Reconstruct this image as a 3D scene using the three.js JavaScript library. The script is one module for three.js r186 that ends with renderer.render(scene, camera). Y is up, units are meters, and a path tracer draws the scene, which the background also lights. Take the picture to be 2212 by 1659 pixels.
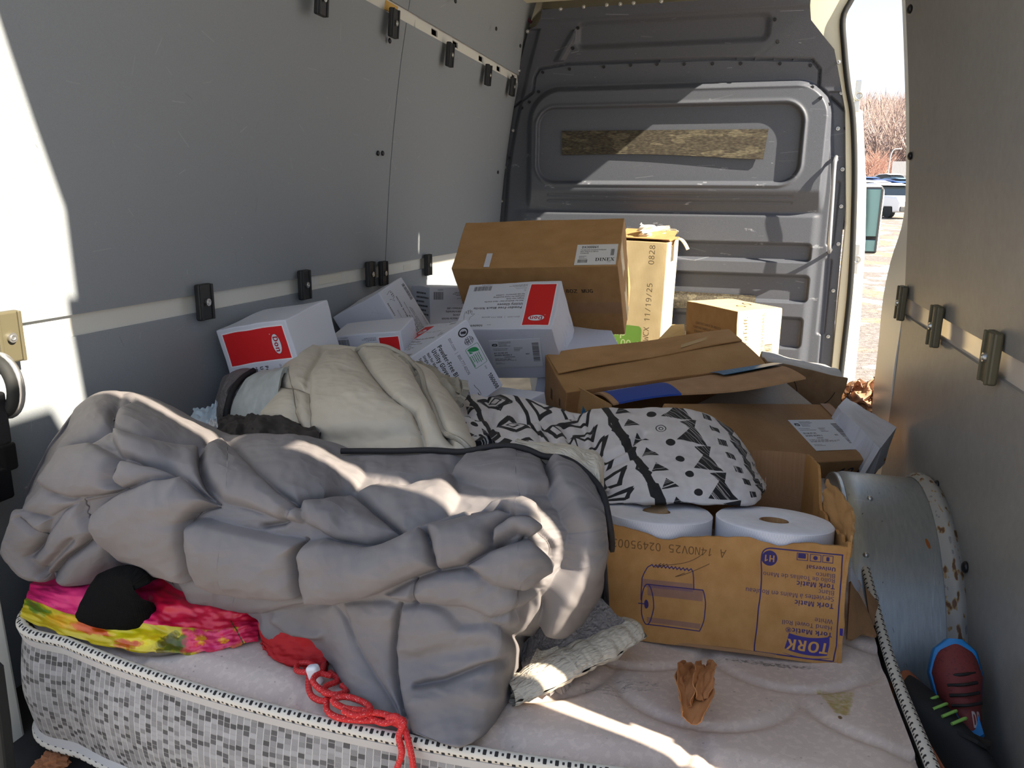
import * as THREE from 'three';
import { mergeGeometries } from 'three/addons/utils/BufferGeometryUtils.js';
import { RoundedBoxGeometry } from 'three/addons/geometries/RoundedBoxGeometry.js';
import { ImprovedNoise } from 'three/addons/math/ImprovedNoise.js';

const scene = new THREE.Scene();
// ---- camera (units metres; y = 0 is the cargo floor, -z points to the front of the van) ----
const camera = new THREE.PerspectiveCamera(2 * Math.atan(829.5 / 1650) * 180 / Math.PI, 2212 / 1659, 0.05, 1500);
camera.position.set(0, 0.9, 0);
camera.rotation.set(-0.23178, 0.28265, 0.012, 'YXZ');
camera.updateMatrixWorld(true);
// ---- sky and sun ----
const SUN = new THREE.Vector3(1, 0.80, 0.31).normalize();
{ // clear winter sky: pale at the horizon, blue overhead, the same all round
  const w = 256, hh = 128, d = new Float32Array(w * hh * 4);
  for (let j = 0; j < hh; j++) { const e = ((j + 0.5) / hh - 0.5) * Math.PI, s = Math.max(0, Math.sin(e)), k = Math.exp(-s * 4.2), c = [0.36 + 0.94 * k, 0.50 + 0.82 * k, 0.78 + 0.54 * k]; for (let i = 0; i < w; i++) d.set([...c.map((x) => x * (e < 0 ? 0.55 : 1)), 1], (j * w + i) * 4); }
  const t = new THREE.DataTexture(d, w, hh, THREE.RGBAFormat, THREE.FloatType); t.mapping = THREE.EquirectangularReflectionMapping; t.magFilter = t.minFilter = THREE.LinearFilter; t.needsUpdate = true;
  scene.background = scene.environment = t;
}
scene.environmentIntensity = 1.0;
scene.backgroundIntensity = 1.0;
const sun = new THREE.DirectionalLight(0xfff1dc, 14);
sun.position.copy(SUN).multiplyScalar(12).add(new THREE.Vector3(-0.4, 0.6, -2));
sun.target.position.set(-0.4, 0.6, -2);
sun.castShadow = true;
sun.shadow.mapSize.set(4096, 4096);
Object.assign(sun.shadow.camera, { left: -6, right: 6, top: 6, bottom: -6, near: 0.5, far: 40 });
sun.name = 'sun';
scene.add(sun, sun.target);
const EXPOSURE = 1.32;

// ---- helpers ----
const V3 = (x, y, z) => new THREE.Vector3(x, y, z);
const RAYM = new THREE.Matrix4().makeRotationFromEuler(camera.rotation);
const ray = (px, py) => V3((px - 1106) / 1650, (829.5 - py) / 1650, -1).applyMatrix4(RAYM);
// the point where the sight line through a place in the photograph meets the plane x = , y = or z =
function at(px, py, how) {
  const d = ray(px, py), o = camera.position;
  const t = 'z' in how ? (how.z - o.z) / d.z : 'x' in how ? (how.x - o.x) / d.x : (how.y - o.y) / d.y;
  return o.clone().addScaledVector(d, t);
}
const RINV = RAYM.clone().invert();
function project(p) { const q = p.clone().sub(camera.position).applyMatrix4(RINV); return [1106 + 1650 * q.x / -q.z, 829.5 - 1650 * q.y / -q.z]; }
const D2R = Math.PI / 180;
function rng(seed) { let a = seed | 0; return () => { a = (a + 0x6d2b79f5) | 0; let t = Math.imul(a ^ (a >>> 15), 1 | a); t = (t + Math.imul(t ^ (t >>> 7), 61 | t)) ^ t; return ((t ^ (t >>> 14)) >>> 0) / 4294967296; }; }
const NO = new ImprovedNoise();
const noise = (x, y, z = 0.37) => NO.noise(x, y, z);
const fbm = (x, y, z = 0.37, n = 4) => { let s = 0, a = 1, f = 1; for (let i = 0; i < n; i++) { s += a * NO.noise(x * f, y * f, z + i * 7.1); a *= 0.5; f *= 2.03; } return s; };
const clamp = THREE.MathUtils.clamp, lerp = THREE.MathUtils.lerp, smooth = (x, a, b) => THREE.MathUtils.smoothstep(x, a, b);
function interp(table, x) {          // piecewise linear table [[x, y], ...]
  if (x <= table[0][0]) return table[0][1];
  for (let i = 1; i < table.length; i++) if (x <= table[i][0]) { const [a, b] = [table[i - 1], table[i]]; return b[0] === a[0] ? b[1] : a[1] + (b[1] - a[1]) * (x - a[0]) / (b[0] - a[0]); }
  return table[table.length - 1][1];
}
const used = {};
function numbered(n) { const k = used[n] = (used[n] ?? -1) + 1; return k ? n + '_' + String(k).padStart(3, '0') : n; }
function tag(o, label, category, group, kind) { if (label) o.userData.label = label; if (category) o.userData.category = category; if (group) o.userData.group = group; if (kind) o.userData.kind = kind; return o; }
function thing(name, label, category, pos = [0, 0, 0], ang = null, group) {
  const o = new THREE.Group(); o.name = numbered(name); scene.add(o);
  o.position.set(...pos); if (ang) o.rotation.set(ang[1] * D2R, ang[0] * D2R, ang[2] * D2R, 'YXZ');
  return tag(o, label, category, group);
}
function mesh(name, geo, mat, parent) {
  const m = new THREE.Mesh(Array.isArray(geo) ? merge(geo) : geo, mat); m.name = parent ? name : numbered(name);
  m.castShadow = m.receiveShadow = true; (parent || scene).add(m); return m;
}
function struct(name) { const o = new THREE.Group(); o.name = name; o.userData.kind = 'structure'; scene.add(o); return o; }
function structMesh(name, geo, mat) { const m = mesh(name, geo, mat); m.userData.kind = 'structure'; return m; }
function merge(list) {
  return mergeGeometries(list.map((g) => { g = g.index ? g.toNonIndexed() : g.clone(); for (const k of Object.keys(g.attributes)) if (!['position', 'normal', 'uv'].includes(k)) g.deleteAttribute(k); g.clearGroups(); return g; }));
}
function box(w, h, d, x = 0, y = 0, z = 0, r = 0.003) { const g = r ? new RoundedBoxGeometry(w, h, d, 2, Math.min(r, w / 2.01, h / 2.01, d / 2.01)) : new THREE.BoxGeometry(w, h, d); g.clearGroups(); return g.translate(x, y, z); }
// a surface over (u, v) in 0..1; with t > 0 a closed slab whose back lies t behind the front along its normal
function surf(nu, nv, fn, t = 0, uvfn = (u, v) => [u, v], us = null, vs = null) {
  const P = [], uv = [], W = nu + 1, idx = [];
  for (let j = 0; j <= nv; j++) for (let i = 0; i <= nu; i++) { const u = us ? us[i] : i / nu, v = vs ? vs[j] : j / nv; const p = fn(u, v); P.push(p.x, p.y, p.z); const q = uvfn(u, v, p); uv.push(q[0], q[1]); }
  for (let j = 0; j < nv; j++) for (let i = 0; i < nu; i++) { const a = j * W + i; idx.push(a, a + 1, a + W + 1, a, a + W + 1, a + W); }
  const g = new THREE.BufferGeometry();
  g.setAttribute('position', new THREE.Float32BufferAttribute(P, 3)); g.setAttribute('uv', new THREE.Float32BufferAttribute(uv, 2)); g.setIndex(idx); g.computeVertexNormals();
  if (!t) return g;
  const N = g.attributes.normal.array, n = P.length / 3, Q = P.slice();
  for (let k = 0; k < n; k++) for (let c = 0; c < 3; c++) Q.push(P[k * 3 + c] - N[k * 3 + c] * t);
  const back = idx.slice(); for (let k = 0; k < idx.length; k += 3) back[k] = idx[k] + n, back[k + 1] = idx[k + 2] + n, back[k + 2] = idx[k + 1] + n;
  const b = new THREE.BufferGeometry(); b.setAttribute('position', new THREE.Float32BufferAttribute(Q, 3)); b.setAttribute('uv', new THREE.Float32BufferAttribute(uv.concat(uv), 2)); b.setIndex(back); b.computeVertexNormals();
  const rim = []; for (let i = 0; i < nu; i++) rim.push([i + 1, i], [nv * W + i, nv * W + i + 1]); for (let j = 0; j < nv; j++) rim.push([j * W, (j + 1) * W], [(j + 1) * W + nu, j * W + nu]);
  const e = new THREE.BufferGeometry(), ep = [], eu = [];
  const put = (k) => { ep.push(Q[k * 3], Q[k * 3 + 1], Q[k * 3 + 2]); eu.push(uv[(k % n) * 2], uv[(k % n) * 2 + 1]); };
  for (const [a, c] of rim) [a, c, c + n, a, c + n, a + n].forEach(put);
  e.setAttribute('position', new THREE.Float32BufferAttribute(ep, 3)); e.setAttribute('uv', new THREE.Float32BufferAttribute(eu, 2)); e.computeVertexNormals();
  return merge([g, b, e]);
}
// a slab cut to a polygon of points [a, b] in one of the planes and made thick along the third axis
function plate(pts, axis, from, to, bevel = 0) {
  const s = new THREE.Shape(pts.map((p) => new THREE.Vector2(p[0], p[1])));
  const g = new THREE.ExtrudeGeometry(s, { depth: Math.abs(to - from) - 2 * bevel, bevelEnabled: bevel > 0, bevelSize: bevel, bevelThickness: bevel, bevelOffset: -bevel, bevelSegments: 2, curveSegments: 10 });
  const lo = Math.min(from, to) + bevel;
  if (axis === 'z') return g.translate(0, 0, lo);
  if (axis === 'x') { g.applyMatrix4(new THREE.Matrix4().set(0, 0, 1, lo, 0, 1, 0, 0, -1, 0, 0, 0, 0, 0, 0, 1)); return g; }  // points are [-z, y]
  g.applyMatrix4(new THREE.Matrix4().set(1, 0, 0, 0, 0, 0, 1, lo, 0, -1, 0, 0, 0, 0, 0, 1)); return g;                        // axis y: points are [x, -z]
}
function tube(pts, r, seg = 48, rad = 8, closed = false) { return new THREE.TubeGeometry(new THREE.CatmullRomCurve3(pts, closed, 'centripetal'), seg, r, rad, closed); }
function canvas(w, h, draw) { const c = document.createElement('canvas'); c.width = w; c.height = h; draw(c.getContext('2d'), w, h); return c; }
function turned(c, k) { const odd = k % 2; return canvas(odd ? c.height : c.width, odd ? c.width : c.height, (x, w, h) => { x.translate(w / 2, h / 2); x.rotate(k * Math.PI / 2); x.drawImage(c, -c.width / 2, -c.height / 2); }); }
function tex(c, repeat = null, data = false) { const t = new THREE.CanvasTexture(c); if (!data) t.colorSpace = THREE.SRGBColorSpace; t.wrapS = t.wrapT = repeat ? THREE.RepeatWrapping : THREE.ClampToEdgeWrapping; if (repeat) t.repeat.set(...repeat); t.anisotropy = 8; return t; }
function pixelTex(w, h, fn, repeat, data = false) {
  return tex(canvas(w, h, (x) => { const im = x.createImageData(w, h); for (let j = 0; j < h; j++) for (let i = 0; i < w; i++) { const c = fn(i / w, j / h, i, j), k = (j * w + i) * 4; im.data[k] = c[0]; im.data[k + 1] = c[1]; im.data[k + 2] = c[2]; im.data[k + 3] = 255; } x.putImageData(im, 0, 0); }), repeat, data);
}
function std(o) { return new THREE.MeshStandardMaterial({ roughness: 0.8, metalness: 0, ...o }); }
function txt(x, s, px, py, size, o = {}) { x.save(); x.translate(px, py); if (o.rot) x.rotate(o.rot); if (o.sx) x.scale(o.sx, 1); x.fillStyle = o.color || '#1b1b1e'; x.font = (o.bold ? 'bold ' : '') + (o.italic ? 'italic ' : '') + size + 'px ' + (o.font || 'sans-serif'); x.textAlign = o.align || 'left'; x.textBaseline = o.base || 'alphabetic'; x.fillText(s, 0, 0); x.restore(); }
function barcode(x, px, py, w, h, seed, color = '#1c1c20') { const r = rng(seed); x.fillStyle = color; let a = 0; while (a < w) { const b = w * (0.006 + 0.022 * r()); if (a + b <= w) x.fillRect(px + a, py, b, h); a += b + w * (0.007 + 0.02 * r()); } }
function lines(x, px, py, w, n, gap, th, seed, color = 'rgba(30,30,34,.75)') { const r = rng(seed); x.fillStyle = color; for (let i = 0; i < n; i++) { let a = 0; const end = w * (0.5 + 0.5 * r()); while (a < end) { const b = w * (0.04 + 0.1 * r()); x.fillRect(px + a, py + i * gap, Math.min(b, end - a), th); a += b + w * 0.02; } } }

// ================= materials of the van =================
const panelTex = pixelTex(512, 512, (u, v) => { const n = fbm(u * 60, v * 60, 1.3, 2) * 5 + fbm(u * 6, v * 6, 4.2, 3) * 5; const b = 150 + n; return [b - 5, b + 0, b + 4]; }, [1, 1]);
const scuffTex = tex(canvas(1024, 1024, (x, w, h) => {
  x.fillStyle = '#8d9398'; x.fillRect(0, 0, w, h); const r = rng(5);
  for (let i = 0; i < 90; i++) { const a = r() * w, b = r() * h, l = 6 + 40 * r() ** 2, t = r() * 6.28; x.strokeStyle = `rgba(${r() < 0.7 ? '205,208,208' : '70,72,75'},${0.1 + 0.25 * r()})`; x.lineWidth = 0.7 + 1.2 * r(); x.beginPath(); x.moveTo(a, b); x.lineTo(a + l * Math.cos(t), b + l * Math.sin(t)); x.stroke(); }
  const im = x.getImageData(0, 0, w, h); for (let k = 0; k < w * h; k++) { const n = (r() - 0.5) * 7; for (let c = 0; c < 3; c++) im.data[k * 4 + c] += n; } x.putImageData(im, 0, 0);
}), [0.9, 0.9]);
const panelBump = pixelTex(256, 256, (u, v) => { const b = 128 + fbm(u * 90, v * 90, 2.2, 2) * 60; return [b, b, b]; }, [8, 8], true);
const M = {
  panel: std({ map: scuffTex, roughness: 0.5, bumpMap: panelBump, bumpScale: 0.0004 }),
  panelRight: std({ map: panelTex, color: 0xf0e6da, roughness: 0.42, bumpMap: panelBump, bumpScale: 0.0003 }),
  white: std({ color: 0xdcdcd4, roughness: 0.35 }),
  cream: std({ color: 0xd8d2b8, roughness: 0.45 }),
  black: std({ color: 0x17171a, roughness: 0.55 }),
  rubber: std({ color: 0x1b1d1c, roughness: 0.75 }),
  clip: std({ color: 0x232425, roughness: 0.5 }),
  clipRight: std({ color: 0x57523f, roughness: 0.45 }),
  steel: std({ color: 0xc9c9c6, roughness: 0.3, metalness: 0.9 }),
  screw: std({ color: 0x2a2a2c, roughness: 0.35, metalness: 0.5 }),
  dark: std({ color: 0x0c0c0d, roughness: 0.9 }),
};
// inner face of the right wall by height; the left wall mirrors it
const WALL = [[-0.1, 0.44], [0.3, 0.447], [0.65, 0.447], [0.98, 0.42], [1.2, 0.393], [1.42, 0.358], [1.7, 0.30], [1.92, 0.235], [2.05, 0.18]];
const wallR = (y) => interp(WALL, y), wallL = (y) => -0.803 - wallR(y);
// a slab that follows the wall; out > 0 pushes it away from the room
function wallSlab(side, z0, z1, y0, y1, thick, out = 0) {
  const n = Math.max(2, Math.round((y1 - y0) / 0.12)), wy = side > 0 ? wallR : wallL;
  const g = new THREE.BoxGeometry(thick, y1 - y0, Math.abs(z1 - z0), 1, n, 1).translate(0, (y0 + y1) / 2, (z0 + z1) / 2);
  const p = g.attributes.position, uv = [];
  for (let i = 0; i < p.count; i++) { const y = p.getY(i); p.setX(i, p.getX(i) + wy(y) + side * (out + thick / 2)); uv.push(p.getZ(i) + y * 0.001, y); }
  g.setAttribute('uv', new THREE.Float32BufferAttribute(uv, 2)); g.computeVertexNormals(); g.clearGroups(); return g;
}
const ZREAR = -0.745, ZSEAM = -2.6, ZBULK = -4.0, ZDOOR = -2.5;

// ---------------- floor, roof, walls ----------------
const floorTex = pixelTex(256, 256, (u, v) => { const n = fbm(u * 9, v * 9, 3.3, 4) * 16; return [44 + n, 42 + n, 40 + n]; }, [2, 2]);
structMesh('floor', box(1.74, 0.06, 3.45, -0.402, -0.03, -2.4, 0), std({ map: floorTex, roughness: 0.85 }));
{ // roof: outer skin with thickness, and cross ribs
  const roof = struct('ceiling');
  mesh('roof_skin', surf(16, 4, (u, v) => { const x = lerp(-1.13, 0.33, u); return V3(x, 2.03 + 0.02 * Math.sin(Math.PI * u), lerp(ZREAR, -4.15, v)); }, -0.03, (u, v) => [u, v * 3]), M.cream, roof);
  for (const z of [-1.3, -2.0, -2.7]) mesh('roof_rib', box(1.16, 0.035, 0.07, -0.4, 2.0, z, 0.006), M.cream, roof);
  mesh('front_beam', box(1.36, 0.16, 0.1, -0.45, 1.915, -3.80, 0.02), M.cream, roof);
  mesh('cab_lining', box(1.55, 0.75, 0.03, -0.58, 1.7, -4.12, 0), M.cream, roof);
  mesh('rear_header', box(1.25, 0.035, 0.05, -0.4, 2.02, ZREAR - 0.03, 0.008), M.white, roof);
}
{ // left wall
  const w = struct('wall_left');
  mesh('outer_skin', wallSlab(-1, ZREAR, ZBULK - 0.2, -0.1, 2.05, 0.03, 0.075), M.white, w);
  mesh('roof_rail', wallSlab(-1, ZREAR, ZBULK, 1.95, 2.04, 0.05, -0.005), M.cream, w);
  for (const [y0, y1] of [[0.0, 0.633], [0.677, 1.497], [1.535, 1.95]]) {
    mesh('wall_panel', wallSlab(-1, -0.84, ZSEAM + 0.003, y0, y1, 0.008), M.panel, w);
    mesh('wall_panel', wallSlab(-1, ZSEAM - 0.003, ZBULK + 0.01, y0, y1, 0.008), M.panel, w);
  }
  mesh('waist_strip', wallSlab(-1, -0.8, ZBULK, 0.61, 0.70, 0.012, 0.008), M.white, w);
  mesh('rail_strip', wallSlab(-1, -0.8, ZSEAM - 0.1, 1.48, 1.55, 0.012, 0.008), M.white, w);
  { // the rail ahead of the seam has slots
    const s = new THREE.Shape(); const za = 2.68, zb = 4.0; s.moveTo(za, 1.485); s.lineTo(zb, 1.485); s.lineTo(zb, 1.55); s.lineTo(za, 1.55); s.closePath();
    for (const z of [2.86, 3.08, 3.40, 3.66, 3.98 - 0.07]) { const h = new THREE.Path(); h.moveTo(z - 0.03, 1.505); h.lineTo(z + 0.03, 1.505); h.lineTo(z + 0.03, 1.527); h.lineTo(z - 0.03, 1.527); h.closePath(); s.holes.push(h); }
    const g = new THREE.ExtrudeGeometry(s, { depth: 0.006, bevelEnabled: false });
    g.applyMatrix4(new THREE.Matrix4().set(0, 0, 1, wallL(1.515) - 0.012, 0, 1, 0, 0, -1, 0, 0, 0, 0, 0, 0, 1)); mesh('slotted_rail', g, M.white, w);
    mesh('rail_cavity', wallSlab(-1, -2.68, ZBULK, 1.44, 1.6, 0.02, 0.05), M.dark, w);
  }
  mesh('adhesive_patch', wallSlab(-1, -2.44, -2.53, 1.503, 1.53, 0.003, 0.005), std({ color: 0xc9a04e, roughness: 0.7 }), w);
  mesh('tape_scrap', wallSlab(-1, -2.14, -2.28, 0.645, 0.67, 0.002, 0.006), std({ color: 0xe3dfcf, roughness: 0.25 }), w);
  mesh('tape_scrap', wallSlab(-1, -2.78, -2.85, 0.64, 0.66, 0.002, 0.006), std({ color: 0xd9d6cc, roughness: 0.3 }), w);
  // clips with their screws
  const clip = (px, py, big = 1, mat = M.clip) => {
    const p = at(px, py, { x: wallL(py < 300 ? 1.51 : 0.655) + 0.008 }), g = new THREE.Group(); g.name = 'panel_clip'; g.position.copy(p); g.rotation.z = py < 300 ? -0.09 : 0; w.add(g);
    mesh('clip_plate', [box(0.016, 0.088 * big, 0.05 * big, 0.008, 0, 0, 0.005), box(0.006, 0.086 * big, 0.007, 0.017, 0, 0.02 * big, 0.002), box(0.006, 0.086 * big, 0.007, 0.017, 0, -0.02 * big, 0.002)], mat, g);
    mesh('clip_screw', [new THREE.CylinderGeometry(0.008, 0.009, 0.006, 14).rotateZ(Math.PI / 2).translate(0.019, 0, 0), new THREE.TorusGeometry(0.0045, 0.0015, 6, 12).rotateY(Math.PI / 2).translate(0.022, 0, 0)], M.steel, g);
  };
  for (const [x, y] of [[688, -4], [845, 50], [967, 118], [1050, 162], [1103, 187], [435, 652], [652, 615], [795, 592], [823, 590], [920, 572]]) clip(x, y);
  clip(8, 728, 1.05, M.clipRight);
  for (const [x, y] of [[817, 331], [827, 331], [984, 2], [1072, 62], [1124, 99], [1076, 372], [1116, 250], [842, 88]]) {
    const yy = at(x, y, { x: -1.24 }).y, p = at(x, y, { x: wallL(yy) + 0.003 });
    mesh('panel_screw', new THREE.SphereGeometry(0.009, 12, 8).scale(0.5, 1, 1).translate(p.x, p.y, p.z), M.screw, w);
  }
}
{ // right wall behind the sliding door opening
  const w = struct('wall_right');
  mesh('outer_skin', wallSlab(1, ZREAR, -2.42, -0.1, 2.05, 0.03, 0.07), M.white, w);
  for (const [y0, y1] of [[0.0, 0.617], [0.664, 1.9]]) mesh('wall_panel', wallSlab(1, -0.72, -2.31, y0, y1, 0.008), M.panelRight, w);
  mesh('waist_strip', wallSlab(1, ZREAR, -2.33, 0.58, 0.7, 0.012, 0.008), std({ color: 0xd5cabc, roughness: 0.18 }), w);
  const edgeIn = [[1955, -60], [1955, 0], [1963, 200], [1964, 380], [1954, 627], [1928, 810], [1921, 903], [1915, 1060]], edgeOut = [[1944, -60], [1948, 0], [1955, 200], [1957, 370], [1950, 480], [1925, 560], [1908, 640], [1898, 740], [1888, 830], [1880, 950], [1878, 1060]];
  const along = (list, z) => list.map(([x, y]) => at(x, y, { z }));
  const A = new THREE.CatmullRomCurve3(along(edgeIn, -2.31)), B = new THREE.CatmullRomCurve3(along(edgeOut, ZDOOR));
  const byY = (c) => { const t = c.getSpacedPoints(80).map((p) => [p.y, p.x]).sort((a, b) => a[0] - b[0]); return (y) => interp(t, y); }, ax = byY(A), bx = byY(B);
  mesh('door_jamb', surf(6, 60, (u, v) => { const y = lerp(0.0, 1.95, v); return V3(lerp(Math.min(ax(y), wallR(y)) + 0.002, bx(y), u), y, lerp(-2.31, ZDOOR, u)); }, -0.06), M.white, w);
  mesh('jamb_seal', tube(along(edgeOut, ZDOOR - 0.005).map((p) => p.add(V3(0.012, 0, 0))), 0.011, 80, 8), M.rubber, w);
  for (const [x, y] of [[1955, 655], [2030, 705], [2153, 773]]) {
    const p = at(x, y, { x: wallR(0.64) - 0.006 }), g = new THREE.Group(); g.name = 'panel_clip'; g.position.copy(p); w.add(g);
    mesh('clip_plate', [box(0.016, 0.092, 0.05, -0.008, 0, 0, 0.005), box(0.006, 0.09, 0.007, -0.017, 0, 0.02, 0.002), box(0.006, 0.09, 0.007, -0.017, 0, -0.02, 0.002)], M.clipRight, g);
    mesh('clip_screw', [new THREE.CylinderGeometry(0.008, 0.009, 0.006, 14).rotateZ(Math.PI / 2).translate(-0.019, 0, 0), new THREE.TorusGeometry(0.0045, 0.0015, 6, 12).rotateY(Math.PI / 2).translate(-0.022, 0, 0)], M.steel, g);
  }
  for (const [x, y] of [[2023, 1048], [2085, 1225], [1966, 337], [1965, 20]]) { const yy = at(x, y, { x: 0.44 }).y, p = at(x, y, { x: wallR(yy) - 0.003 }); mesh('panel_screw', new THREE.SphereGeometry(0.011, 12, 8).scale(0.6, 1, 1).translate(p.x, p.y, p.z), M.screw, w); }
  mesh('sill_plate', box(0.3, 0.08, 1.6, 0.5, -0.045, -3.25, 0.01), M.white, w);
}
{ // pillars at the rear opening, the header over the sliding door, and the rear doors that stand open
  const t = struct('trim_1');
  mesh('rear_pillar', [plate([[0.39, -0.1], [0.62, -0.1], [0.62, 0.9], [0.55, 1.5], [0.4, 2.06], [0.18, 2.06], [0.3, 1.6], [0.37, 1.2], [0.39, 0.8]], 'z', ZREAR, ZREAR - 0.07, 0.006)], M.white, t);
  mesh('rear_pillar', [plate([[-1.115, -0.1], [-1.43, -0.1], [-1.43, 0.9], [-1.36, 1.5], [-1.2, 2.06], [-0.98, 2.06], [-1.1, 1.6], [-1.17, 1.2], [-1.2, 0.7], [-1.13, 0.45]], 'z', ZREAR, ZREAR - 0.12, 0.006)], M.white, t);
  mesh('door_seal', plate([[-60, 1380], [4, 1440], [20, 1560], [34, 1700], [-60, 1700]].map(([x, y]) => { const p = at(x, y, { z: -0.715 }); return [p.x, p.y]; }), 'z', -0.70, -0.72, 0.004), M.rubber, t);
  mesh('sliding_door_header', wallSlab(1, -2.45, -4.1, 1.89, 2.06, 0.06, 0), M.cream, t);
  mesh('rear_bumper_step', box(1.8, 0.08, 0.14, -0.4, -0.08, ZREAR + 0.07, 0.02), M.black, t);
  const dr = struct('door_1');                                     // right rear door, open, with the gap that its hinges leave
  mesh('door_skin', [plate([[0.665, 0.0], [0.622, 0.88], [0.56, 1.95], [0.53, 2.02], [-0.25, 2.02], [-0.25, 0.0]], 'x', 0.64, 0.69, 0.006)], M.white, dr);
  mesh('door_hinge', [box(0.03, 0.08, 0.16, 0.63, 0.35, -0.58, 0.008), box(0.03, 0.08, 0.16, 0.63, 1.6, -0.58, 0.008)], M.white, dr);
}

// ---------------- bulkhead ----------------
{
  const w = struct('wall_front');
  const bk = (x, y) => at(x, y, { z: ZBULK });
  const edgeL = [[1071, 477], [1078, 365], [1093, 275], [1119, 155], [1142, 64], [1160, 55], [1168, 40], [1170, 16]].map((p) => bk(...p)), edgeR = [[1796, 784], [1822, 480], [1827, 440], [1825, 240], [1802, 107], [1752, 43], [1750, 12]].map((p) => bk(...p));
  const tl = [[0, -1.262], ...edgeL.map((p) => [p.y, p.x])].sort((a, b) => a[0] - b[0]), tr = [[0, 0.483], ...edgeR.map((p) => [p.y, p.x])].sort((a, b) => a[0] - b[0]);
  const rr = (x, y, x0, x1, y0, y1, r) => { const cx = (x0 + x1) / 2, cy = (y0 + y1) / 2, qx = Math.abs(x - cx) - (x1 - x0) / 2 + r, qy = Math.abs(y - cy) - (y1 - y0) / 2 + r; return Math.hypot(Math.max(qx, 0), Math.max(qy, 0)) + Math.min(Math.max(qx, qy), 0) - r; };
  const step = (d, s) => smooth(-d, -s, s);                        // 1 inside, 0 outside
  const seamPts = [[1085, 245], [1097, 240], [1151, 200], [1155, 167], [1166, 148], [1226, 138], [1557, 126], [1754, 129], [1771, 150], [1769, 187], [1823, 236], [1840, 240]].map((p) => bk(...p));
  const segD = (x, y, pts) => { let m = 9; for (let i = 1; i < pts.length; i++) { const a = pts[i - 1], b = pts[i], dx = b.x - a.x, dy = b.y - a.y, t = clamp(((x - a.x) * dx + (y - a.y) * dy) / (dx * dx + dy * dy), 0, 1); m = Math.min(m, Math.hypot(x - a.x - t * dx, y - a.y - t * dy)); } return m; };
  const seamTab = seamPts.map((p) => [p.x, p.y]);
  const P = (x, y) => bk(x, y);
  const rectPx = (x0, y0, x1, y1) => { const a = P(x0, y1), b = P(x1, y0); return [a.x, b.x, a.y, b.y]; };
  const winOut = rectPx(1150, 206, 1772, 412), win = rectPx(1160, 222, 1738, 393), top = rectPx(1248, 30, 1662, 103);
  const slots = [rectPx(1300, 529, 1752, 552), rectPx(1300, 598, 1747, 634), rectPx(1300, 689, 1733, 727)];
  const yBand0 = 0.985, yBand1 = 0.865, xl = -1.12, xr = 0.33;
  const frontZ = (x, y) => {                                       // relief of the moulding, metres towards the cargo space
    let h = 0;
    const core = smooth(x, xl - 0.05, xl + 0.03) * (1 - smooth(x, xr - 0.005, xr + 0.045)), low = 0.035 * core * (1 - smooth(y, yBand1 - 0.015, yBand1 + 0.01));
    // window part stands proud above the ledge; below the band the panel is set back
    const crown = rr(x, y, winOut[0] - 0.02, xr + 0.03, 0.5, winOut[3] + 0.06, 0.16);
    h += 0.055 * step(crown, 0.014) * smooth(y, yBand1, yBand0) + low * 0.4;
    { const d = rr(x, y, ...win, 0.09); h -= 0.03 * step(d, 0.006); h += 0.006 * Math.exp(-(((d - 0.012) / 0.008) ** 2)); }
    for (const y0 of [0.948, 0.918]) h -= 0.006 * step(rr(x, y, -0.98, 0.23, y0 - 0.005, y0 + 0.005, 0.005), 0.004);
    for (const s of slots) h -= 0.032 * step(rr(x, y, ...s, 0.018), 0.007);
    if (y > interp(seamTab, x)) { h += 0.012; h += 0.022 * step(rr(x, y, ...top, 0.03), 0.018) * -1; h += 0.01 * step(rr(x, y, -1.2, 0.5, 1.79, 1.9, 0.01), 0.01);
      const tri = Math.abs((x + 0.9) * 0.9 - (y - 1.66) * 0.55); if (x > -0.99 && x < -0.86 && y < 1.74 && y > 1.6) h += 0.016 * (1 - smooth(tri, 0.004, 0.03)); }
    h -= 0.012 * (1 - smooth(segD(x, y, seamPts), 0.002, 0.008));
    const flange = Math.min(x - interp(tl, y), interp(tr, y) - x); h -= 0.02 * (1 - smooth(flange, 0.045, 0.065)) * (y < (x > -0.4 ? 1.42 : 1.75) ? 1 : 0);
    if (y < 1.36) for (const [a, b] of [[0.29, 0.66], [0.72, 1.02]]) h -= 0.008 * step(rr(x, y, 0.40, 0.435, a, b, 0.014), 0.005);
    return h + 0.33 * Math.max(0, y - 1.44);                        // the head part leans in towards the cargo
  };
  const onBulk = (x, y, lift = 0) => { const k = 1 - (frontZ(x, y) + lift) / 4; return V3(x * k, 0.9 + (y - 0.9) * k, ZBULK * k); };
  const plasticMap = (lit, seed) => tex(canvas(1024, 1024, (x, wd, hh) => {
    x.fillStyle = lit; x.fillRect(0, 0, wd, hh); const r = rng(seed);
    for (let i = 0; i < 240; i++) { const a = r() * wd, b = r() * hh, l = 4 + 60 * r() ** 3, s = (r() - 0.5) * 0.5; x.strokeStyle = `rgba(196,200,206,${0.08 + 0.4 * r() ** 2})`; x.lineWidth = 0.6 + 1.4 * r(); x.beginPath(); x.moveTo(a, b); x.lineTo(a + l, b + l * s); x.stroke(); }
    for (let i = 0; i < 26; i++) { const a = r() * wd, b = hh * (0.35 + 0.4 * r()); for (let k = 0; k < 7; k++) { x.fillStyle = `rgba(205,208,212,${0.1 + 0.25 * r()})`; x.fillRect(a + 26 * (r() - 0.5), b + 8 * (r() - 0.5), 2 + 9 * r(), 1 + 3 * r()); } }
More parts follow.
